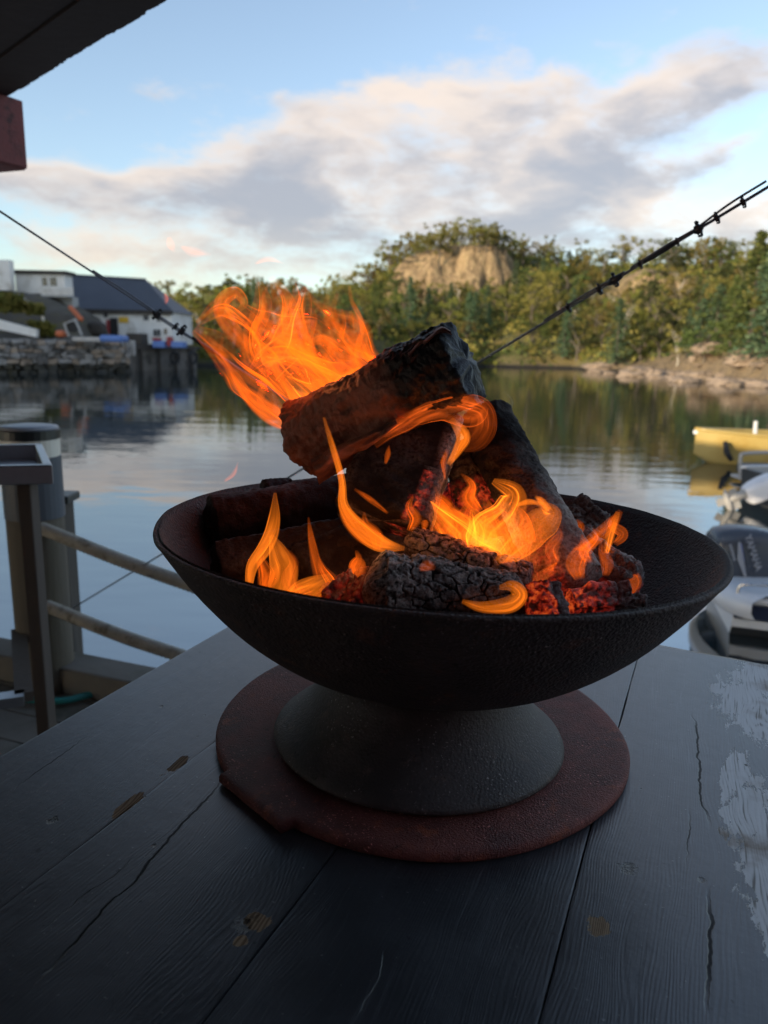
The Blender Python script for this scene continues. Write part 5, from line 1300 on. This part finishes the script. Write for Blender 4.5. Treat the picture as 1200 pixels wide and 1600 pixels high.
# leaning round log on the right
log('fire_log', P(758, 655, .90), P(893, 912, .735), .031, .034, 'round log leaning down to the right with mottled grey lower end', 'ashlog', 17, rough=.05, ash=lambda t, th, v, n: np.clip((t - .30) * 1.3, 0, .75) * (n[:, 2] > -.4), bark=lambda t, th, v, n: sstep(t, .45, .8) * .7, glow=lambda t, th, v, n: .45 * sstep(t, .55, .85) * (n[:, 0] < -.45))
log('fire_log', P(805, 700, .93), P(826, 768, .90), .013, .017, 'small black charcoal knob on the far side of the leaning round log', 'char', 19, 'split', nl=30, rough=.3, crack=.003, ash=lambda *a: .05)
log('fire_log', P(716, 700, .90), P(742, 800, .86), .022, .030, 'narrow black log standing between billet and leaning round log', 'char', 20, 'split', ash=lambda *a: .06, glow=lambda t, th, v, n: .5 * sstep(t, .5, .9))
# front alligator-charred logs
log('fire_log', P(598, 930, .655), P(800, 938, .668), .040, .026, 'thick front log with cracked ash-dusted charcoal skin', 'ashlog', 23, nl=210, nt=190, rough=.16, crack=.0030, csz=.0105, ash=lambda t, th, v, n: .80 * (n[:, 2] * .9 + .25 - .35 * t) + .65 * sstep(t, .28, 0.0), capdome=.5, glow=lambda t, th, v, n: .12 * (n[:, 2] < -.5))
log('fire_log', P(642, 846, .745), P(818, 912, .715), .017, .022, 'thin cracked log with pale ash top behind the thick front log', 'ashlog', 25, nl=190, nt=120, rough=.12, crack=.0026, csz=.012, ash=lambda t, th, v, n: .40 + .55 * n[:, 2], glow=lambda t, th, v, n: .35 * (n[:, 2] > .2) * (n[:, 1] > .1))
log('ember_chunk', P(846, 918, .66), P(862, 978, .632), .017, .019, 'glowing red ember chunk with pale ridges beside the thick front log', 'ember', 27, 'split', nl=50, rough=.22, crack=.002, csz=.010, ash=lambda t, th, v, n: .55 * (n[:, 0] > .2), glow=lambda t, th, v, n: .95 * (n[:, 0] < .35), cat='ember')
log('ember_chunk', P(893, 800, .90), P(936, 830, .88), .023, .027, 'upright grey ash-coated chunk near the right rim behind the flames', 'ashlog', 29, 'split', nl=70, nt=80, rough=.34, crack=.003, ash=lambda *a: .72, bark=lambda *a: .7, cat='ember')
log('ember_chunk', P(905, 862, .80), P(982, 915, .755), .036, .032, 'broad grey ash-coated chunk near the right rim', 'ashlog', 31, 'split', nl=90, nt=90, rough=.40, crack=.003, ash=lambda *a: .70, bark=lambda *a: .75, glow=lambda t, th, v, n: .25 * (n[:, 2] < 0), cat='ember')
log('ember_chunk', P(890, 945, .69), P(980, 935, .70), .016, .018, 'red glowing ember lying at the front right under the grey chunk', 'ember', 33, 'split', nl=50, rough=.3, crack=.002, ash=lambda t, th, v, n: .35 + .4 * t, glow=lambda t, th, v, n: .9 - 1.2 * t, cat='ember')
log('ember_chunk', P(960, 945, .70), P(1005, 955, .69), .012, .014, 'crumbling grey ash lump at the right end of the embers', 'ashlog', 34, 'split', nl=30, rough=.4, crack=.002, ash=lambda *a: .5, bark=lambda *a: .4, cat='ember')
log('ember_chunk', P(505, 935, .66), P(548, 912, .68), .011, .014, 'pale ash flake pile at the front left inside the rim', 'ember', 36, 'split', nl=30, rough=.45, crack=.002, ash=lambda *a: .65, glow=lambda t, th, v, n: .35 * np.ones(len(v)), cat='ember')
log('ember_chunk', P(550, 955, .645), P(575, 900, .68), .012, .014, 'red-edged charcoal piece at the left end of the thick front log', 'ember', 38, 'split', nl=30, rough=.35, crack=.002, ash=lambda *a: .25, glow=lambda t, th, v, n: .12 * np.ones(len(v)), cat='ember')
log('ember_chunk', P(700, 880, .80), P(790, 870, .80), .022, .024, 'red-hot ember log in the heart of the fire', 'ember', 41, 'split', nl=50, rough=.28, crack=.003, ash=lambda *a: .2, glow=lambda t, th, v, n: .9 * np.ones(len(v)), cat='ember')

FS = [0]
def sheet(parent, pts, wid, Y, mat, T=1.6, fold=1.0, curl=0.0, nu=72, nv=64, freq=4.6, name='flame_sheet'):
    """a thin luminous sheet of gas: tapered, folded and billowing, closed front and back"""
    FS[0] += 1; sd = 100 + FS[0] * 7
    if max(wid) < 26: freq = 3.0
    pts = np.asarray(pts, float); c_ = catmull(pts, nu); wd = np.maximum(catmull(np.column_stack([wid, wid]), nu)[:, 0], .5)
    tg = np.gradient(c_, axis=0); tg /= np.linalg.norm(tg, axis=1)[:, None] + 1e-9; nm = np.column_stack([-tg[:, 1], tg[:, 0]])
    Y0, Y1 = Y if isinstance(Y, tuple) else (Y, Y)
    us = np.linspace(0, 1, nu); vs = np.linspace(-1, 1, nv); U, V_ = np.meshgrid(us, vs, indexing='ij')
    ln = np.concatenate([[0], np.cumsum(np.linalg.norm(np.diff(c_, axis=0), axis=1))]) / 60.0
    Lr = np.repeat(ln[:, None], nv, 1)
    q1 = np.stack([V_ * freq * .5 + .8 * fbm(np.stack([Lr * .8, V_ * .6, U * 0], -1), 2, sd), Lr * .55, U * 0 + sd], -1)
    dep = fbm(q1, 4, sd + 1) * fold; lat = fbm(q1 + 31.7, 2, sd + 2) * fold
    W = wd[:, None]
    if curl: ang = V_ * curl * math.pi / 2; off = np.sin(ang) / max(math.sin(min(curl, 1) * math.pi / 2), .3); cd = np.cos(ang) * .7
    else: off = V_; cd = 0 * V_
    off = off + lat * 1.2 * (1 - .5 * V_ ** 2)
    sa, sb = fbm(np.stack([Lr * 1.3, U * 0, U * 0 + sd], -1), 3, sd + 8), fbm(np.stack([Lr * 1.3, U * 0 + 9, U * 0 + sd], -1), 3, sd + 9)
    off = off * (1 + .8 * fold * np.where(V_ > 0, sa, sb)) + .5 * fold * fbm(np.stack([Lr * 1.1, U * 0 + 4, U * 0 + sd], -1), 2, sd + 10)
    px_ = c_[:, None, :] + nm[:, None, :] * (off * W)[..., None]
    Yb = Y0 + (Y1 - Y0) * U; mpp = Yb / F
    Yd = Yb - (cd * W * mpp) + dep * W * mpp * 2.6
    g_ = np.empty((nu, nv, 3))
    for i in range(nu):
        for j in range(nv):
            v = FW + RT * (px_[i, j, 0] - 600) / F - UP * (px_[i, j, 1] - 800) / F; g_[i, j] = CAM + v * (Yd[i, j] / v[1])
    for _ in range(2):                                       # relax creases so the two skins never cross
        g_[1:-1] = .5 * g_[1:-1] + .25 * (g_[:-2] + g_[2:]); g_[:, 1:-1] = .5 * g_[:, 1:-1] + .25 * (g_[:, :-2] + g_[:, 2:])
    du = np.gradient(g_, axis=0); dv = np.gradient(g_, axis=1); nn = np.cross(du, dv); nn /= np.linalg.norm(nn, axis=2)[..., None] + 1e-12
    tp = np.clip(1 - V_ ** 2, 0, 1) ** 1.2 * sstep(U, 0, .12) * sstep(U, 1.0, .62) * (.55 + .9 * np.clip(fbm(np.stack([V_ * 1.7, Lr * .9, U * 0 + sd], -1), 3, sd + 5) + .5, 0, 1))
    hole = fbm(np.stack([V_ * 2.2 + 1.5 * lat, Lr * .75, U * 0 + sd * 1.3], -1), 3, sd + 6) + .5
    tp = tp * (1 - min(fold + .25, 1) * (.60 if max(wid) < 26 else .92) * (1 - sstep(hole, .38, .62)))
    h = T * .00030 * tp + 6e-5
    for _ in range(10):
        bad = np.zeros((nu, nv), bool)
        for sg in (1, -1):
            s_ = g_ + nn * (sg * h)[..., None]; fn = np.cross(s_[1:, 1:] - s_[:-1, :-1], s_[:-1, 1:] - s_[1:, :-1]); f0 = (nn[1:, 1:] + nn[:-1, :-1] + nn[1:, :-1] + nn[:-1, 1:])
            w_ = (fn * f0).sum(-1) <= 0.15 * np.linalg.norm(fn, axis=-1) * np.linalg.norm(f0, axis=-1)
            bad[1:, 1:] |= w_; bad[:-1, :-1] |= w_; bad[1:, :-1] |= w_; bad[:-1, 1:] |= w_
        if not bad.any(): break
        h = np.where(bad, np.maximum(h * .45, 8e-6), h)
    h = h[..., None]
    a_, b_ = g_ + nn * h, g_ - nn * h
    mb = MB(); mb.grid(a_[:, ::-1]); mb.grid(b_)
    ia = lambda i, j: i * nv + (nv - 1 - j)
    ib = lambda i, j: nu * nv + i * nv + j
    f = []
    for i in range(nu - 1): f += [(ia(i, 0), ib(i, 0), ib(i + 1, 0), ia(i + 1, 0)), (ia(i + 1, nv - 1), ib(i + 1, nv - 1), ib(i, nv - 1), ia(i, nv - 1))]
    for j in range(nv - 1): f += [(ia(0, j), ia(0, j + 1), ib(0, j + 1), ib(0, j)), (ia(nu - 1, j + 1), ia(nu - 1, j), ib(nu - 1, j), ib(nu - 1, j + 1))]
    mb.f += f
    return mb.build(name, MT[mat], parent, smooth=True)
def flame(label, at, Y): return thing('flame', P(*at, Y), label, 'flame', 'flames of the fire')
# the big plume blown to the left above the top log
f1 = flame('large orange flame plume blown sideways off the bark-wrapped top log', (540, 640), .86)
for (pts, wid, Y, mat, T, fold, curl) in [
        ([(520, 650), (455, 640), (400, 605), (352, 552), (304, 514)], [34, 34, 28, 22, 6], (.86, .90), 'flame', 1.5, 1.1, 0),
        ([(490, 655), (440, 660), (398, 632), (366, 588), (345, 552)], [10, 14, 10, 8, 2], (.85, .87), 'flame', 1.7, .6, .8),
        ([(540, 610), (480, 585), (432, 548), (392, 505), (348, 482), (308, 506)], [34, 34, 28, 20, 18, 5], (.87, .91), 'flame', 1.5, 1.2, 0),
        ([(520, 610), (462, 552), (446, 500), (440, 462), (424, 432)], [24, 25, 20, 15, 4], (.87, .89), 'flame', 1.5, 1.2, 0),
        ([(580, 590), (520, 585), (466, 572), (424, 560), (392, 580)], [20, 28, 28, 18, 5], (.86, .88), 'flame', 1.5, 1.2, 0),
        ([(596, 572), (574, 556), (562, 520), (550, 484)], [14, 24, 20, 4], (.87, .87), 'flame', 1.5, 1.0, 0),
        ([(575, 585), (535, 556), (503, 530), (478, 542)], [12, 14, 9, 3], (.88, .90), 'flame', 1.4, .7, .9),
        ([(450, 610), (405, 566), (396, 522), (412, 482), (406, 440)], [18, 20, 16, 14, 4], (.88, .92), 'flame', 1.4, 1.1, 0),
        ([(400, 560), (356, 505), (346, 472), (368, 456), (382, 474), (366, 490)], [12, 16, 12, 9, 6, 2], (.89, .92), 'flame', 1.5, .7, .7),
        ([(575, 600), (530, 622), (482, 618), (446, 592)], [24, 36, 30, 8], (.855, .87), 'flame_hot', 1.3, 1.1, 0),
        ([(560, 590), (530, 610), (500, 640), (470, 660)], [16, 22, 22, 6], (.85, .86), 'flame_hot', 1.2, .9, 0),
        ([(490, 570), (474, 522), (464, 484), (477, 448)], [10, 12, 11, 3], (.88, .90), 'flame', 1.5, .7, .8),
        ([(420, 590), (450, 520), (470, 470), (462, 440)], [30, 34, 22, 4], (.91, .93), 'flame_dim', 1.5, 1.3, 0),
        ([(560, 600), (500, 560), (440, 520), (380, 490)], [40, 50, 50, 20], (.90, .93), 'flame_dim', 1.5, 1.3, 0)]:
    sheet(f1, pts, wid, Y, mat, T, fold, curl)
r4 = np.random.default_rng(5)
for i in range(22):                                          # fine strands drifting along the wind
    q_ = r4.uniform(0, 1); p = np.array([452 + 150 * q_, 668 - 105 * q_]) + r4.normal(size=2) * 4; path = [p.copy()]
    ph = r4.uniform(0, 6.28, 3); n_s = r4.integers(5, 10)
    for k_ in range(n_s):
        c1_ = math.sin(p[0] * .045 + ph[0]) + .8 * math.sin(p[1] * .06 + ph[1]); d2 = np.array([-.62 + .55 * c1_, -.74 + .35 * math.sin(p[0] * .05 + ph[2])])
        p = p + d2 / np.linalg.norm(d2) * 24
        if p[0] < 300 or p[1] < 440 or p[1] > 672: break
        path.append(p.copy())
    if len(path) < 4: continue
    w0 = r4.uniform(4, 11); sheet(f1, path, list(w0 * np.sin(np.linspace(.35, 3.0, len(path)) ) + 1.2), (.86, r4.uniform(.86, .93)), 'flame', r4.uniform(.7, 1.4), .5, r4.uniform(.0, .6), 64, 30)
for (lab, pts, wid) in [('small detached pink-orange lick of flame highest in the air', [(264, 370), (267, 382), (273, 394)], [3, 7, 2]), ('wide detached pink-orange lick of flame beside the highest one', [(282, 385), (302, 394), (330, 398)], [2, 8, 2]),
                        ('thin detached flame streak above the plume', [(398, 412), (420, 405), (444, 412)], [2, 5, 1]), ('tiny detached flame speck beside the slate roof', [(257, 458), (260, 467), (258, 476)], [2, 5, 2]),
                        ('faint flame wisp drifting over the bowl rim', [(350, 752), (365, 740), (372, 722)], [2, 4, 1])]:
    ff = flame(lab, pts[0], .92); sheet(ff, pts, wid, .92, 'flame_dim', 2.0, .5, 0, 20, 14)
f2 = flame('thin red-orange flame curling round the billet under the top log', (700, 660), .78)
for (pts, wid, Y, mat, T, fold, curl) in [
        ([(584, 694), (640, 654), (684, 636), (722, 628), (752, 645), (740, 682), (712, 700)], [8, 17, 18, 22, 22, 18, 5], (.785, .77), 'flame_dim', 1.8, 1.2, .5),
        ([(640, 660), (690, 642), (735, 640), (757, 628)], [10, 22, 26, 10], (.78, .77), 'flame_dim', 1.6, 1.2, .0),
        ([(700, 726), (716, 700), (722, 680), (704, 655)], [4, 9, 12, 4], (.772, .772), 'flame_hot', 1.4, .5, .6),
        ([(694, 750), (692, 725), (700, 702)], [3, 5, 3], (.775, .775), 'flame', 1.4, .4, .5)]: sheet(f2, pts, wid, Y, mat, T, fold, curl)
f3 = flame('long thin flame streak snaking up in front of the billet', (600, 850), .70)
for (pts, wid, Y, mat, T, fold, curl) in [([(632, 857), (592, 848), (558, 822), (537, 790), (534, 752), (520, 700), (506, 652)], [3, 14, 13, 9, 6, 5, 2], (.70, .78), 'flame_hot', 1.4, .5, .6),
        ([(610, 852), (580, 842), (548, 812), (530, 788)], [6, 16, 14, 3], (.71, .72), 'flame', 1.4, .6, .5), ([(606, 802), (578, 780), (554, 764)], [2, 5, 2], (.72, .73), 'flame', 1.4, .4, .5), ([(602, 725), (606, 710), (608, 696)], [2, 5, 1], (.76, .76), 'flame', 1.2, .4, .3)]: sheet(f3, pts, wid, Y, mat, T, fold, curl)
f4 = flame('teardrop flame with hollow centre at the left inside the bowl', (420, 930), .68)
for (pts, wid, Y, mat, T, fold, curl) in [([(388, 926), (394, 886), (414, 856), (428, 815), (430, 770)], [5, 9, 12, 10, 2], (.68, .70), 'flame_hot', 1.0, .5, .7), ([(432, 938), (442, 896), (434, 862), (424, 836)], [14, 22, 15, 3], (.675, .69), 'flame_hot', 1.0, .6, .8), ([(405, 930), (425, 905), (436, 880)], [4, 10, 3], (.67, .68), 'flame', 1.2, .5, .5)]: sheet(f4, pts, wid, Y, mat, T, fold, curl)
f5 = flame('low spreading flame beside the pale ash flakes', (470, 930), .66)
for (pts, wid, Y, mat, T, fold, curl) in [([(446, 938), (480, 922), (518, 900)], [8, 20, 5], (.655, .67), 'flame_hot', 1.0, .7, .5), ([(499, 905), (492, 872), (486, 838), (482, 808)], [10, 8, 5, 1], (.67, .69), 'flame', 1.4, .5, .7), ([(548, 890), (560, 888), (572, 892)], [5, 16, 4], (.65, .65), 'flame', 1.3, .3, .8)]: sheet(f5, pts, wid, Y, mat, T, fold, curl)
f6 = flame('bright central flames rolling over the embers by the leaning round log', (760, 880), .76)
for (pts, wid, Y, mat, T, fold, curl) in [
        ([(800, 895), (758, 856), (716, 824), (682, 798), (652, 772)], [8, 34, 30, 16, 4], (.735, .76), 'flame_hot', 1.0, 1.0, .3),
        ([(745, 880), (760, 832), (792, 795), (800, 770), (770, 752)], [16, 30, 24, 16, 4], (.735, .76), 'flame_hot', 1.0, .9, .6),
        ([(780, 880), (815, 842), (852, 815), (862, 800), (838, 786)], [12, 22, 22, 12, 3], (.715, .72), 'flame_hot', .9, .8, .5),
        ([(735, 880), (748, 836), (738, 796)], [20, 28, 5], (.74, .75), 'flame_hot', 1.0, .9, .4),
        ([(790, 900), (770, 860), (765, 820)], [16, 24, 6], (.73, .74), 'flame_hot', 1.0, .9, .4),
        ([(700, 800), (680, 785), (640, 775)], [14, 14, 4], (.755, .765), 'flame', 1.2, .8, .3),
        ([(806, 790), (826, 784), (848, 788)], [2, 5, 2], (.74, .74), 'flame_hot', 1.4, .3, .5), ([(858, 800), (846, 784), (836, 776)], [7, 6, 2], (.76, .77), 'flame_hot', 1.2, .3, .5),
        ([(662, 830), (664, 818), (666, 808)], [2, 6, 3], (.74, .74), 'flame', 1.2, .3, .5), ([(632, 812), (640, 796), (650, 780)], [2, 5, 2], (.75, .75), 'flame', 1.2, .3, .5)]: sheet(f6, pts, wid, Y, mat, T, fold, curl)
f7 = flame('thin flames licking right over the grey ash chunks', (900, 880), .73)
for (pts, wid, Y, mat, T, fold, curl) in [([(848, 894), (888, 872), (925, 842), (955, 818), (970, 798)], [3, 8, 11, 10, 4], (.715, .76), 'flame', 1.3, .7, .6), ([(948, 866), (955, 834), (966, 800)], [4, 8, 4], (.76, .78), 'flame_hot', 1.0, .5, .5), ([(866, 838), (884, 822), (876, 802)], [4, 9, 2], (.75, .77), 'flame', 1.2, .5, .5),
        ([(985, 930), (990, 908), (980, 888)], [3, 12, 4], (.74, .75), 'flame', 1.0, .5, .5), ([(890, 840), (905, 825), (900, 812)], [4, 10, 3], (.77, .78), 'flame', 1.2, .5, .5)]: sheet(f7, pts, wid, Y, mat, T, fold, curl)
f8 = flame('hook-shaped flame curling over the thick front log', (770, 950), .62)
for (pts, wid, Y, mat, T, fold, curl) in [([(722, 940), (752, 949), (792, 946), (812, 930), (800, 916), (780, 918)], [3, 9, 15, 14, 9, 3], (.625, .62), 'flame_hot', .65, .6, .3), ([(655, 890), (668, 884), (680, 888)], [3, 9, 3], (.62, .62), 'flame_dim', 1.6, .4, .5)]: sheet(f8, pts, wid, Y, mat, T, fold, curl)
f9 = flame('thin orange flame veil flickering over the embers between the logs', (700, 880), .74)
r5 = np.random.default_rng(9)
for (x, y, h_, w_) in [(905, 905, 70, 14), (880, 850, 50, 14), (960, 850, 45, 9), (860, 930, 60, 10), (800, 860, 90, 20), (710, 840, 70, 16), (690, 850, 70, 20), (725, 870, 90, 22), (770, 890, 110, 24), (815, 880, 80, 18), (870, 880, 60, 14), (920, 880, 55, 12), (660, 860, 50, 12), (640, 830, 55, 10), (520, 930, 60, 14), (470, 935, 80, 14), (410, 925, 70, 12), (590, 860, 60, 10), (750, 800, 60, 14), (945, 900, 55, 10), (560, 900, 40, 10), (835, 850, 60, 12)]:
    lean = r5.uniform(-.5, .15); k0 = r5.uniform(-14, 14)
    sheet(f9, [(x, y), (x + k0 + lean * h_ * .3, y - h_ * .35), (x - k0 * .6 + lean * h_ * .65, y - h_ * .7), (x + lean * h_, y - h_)], [w_ * .5, w_, w_ * .6, 1.5], r5.uniform(.70, .78) if y < 900 else .69, r5.choice(['flame', 'flame_dim', 'flame']), 1.5, 1.1, .6)
# light given off by the fire itself
for i, (x, y, Y, e) in enumerate([(760, 840, .78, .10), (450, 880, .72, .004), (520, 600, .84, .06), (880, 880, .74, .012), (575, 838, .68, .035)]):
    ld = bpy.data.lights.new('fire_glow', 'POINT'); ld.energy = e; ld.color = (1.0, .40, .13); ld.shadow_soft_size = .03
    lo_ = bpy.data.objects.new('fire_glow', ld); COL.objects.link(lo_); lo_.location = P(x, y, Y)
# thin smoke
sm = bpy.data.materials.new('thin_smoke'); sm.use_nodes = True; t_ = NT(sm.node_tree); t_.n.clear(); o_ = t_.node('ShaderNodeOutputMaterial'); vs_ = t_.node('ShaderNodeVolumeScatter')
vs_.inputs['Color'].default_value = (.75, .85, 1, 1); vs_.inputs['Density'].default_value = 130; t_.l.new(vs_.outputs[0], o_.inputs['Volume']); MT['smoke'] = sm
for (lab, at, pts, wid) in [('thin blue smoke wisp rising behind the leaning round log', (785, 662), [(782, 664), (790, 645), (796, 628), (786, 612)], [4, 8, 8, 3]), ('pale smoke puff over the small black log stub', (430, 765), [(424, 772), (440, 768), (456, 758), (470, 750)], [4, 7, 6, 2])]:
    st_ = thing('smoke_wisp', P(*at, .95), lab, 'smoke'); sheet(st_, pts, wid, .95, 'smoke', 1.6, 1.0, 0, 30, 24, name='smoke_sheet')
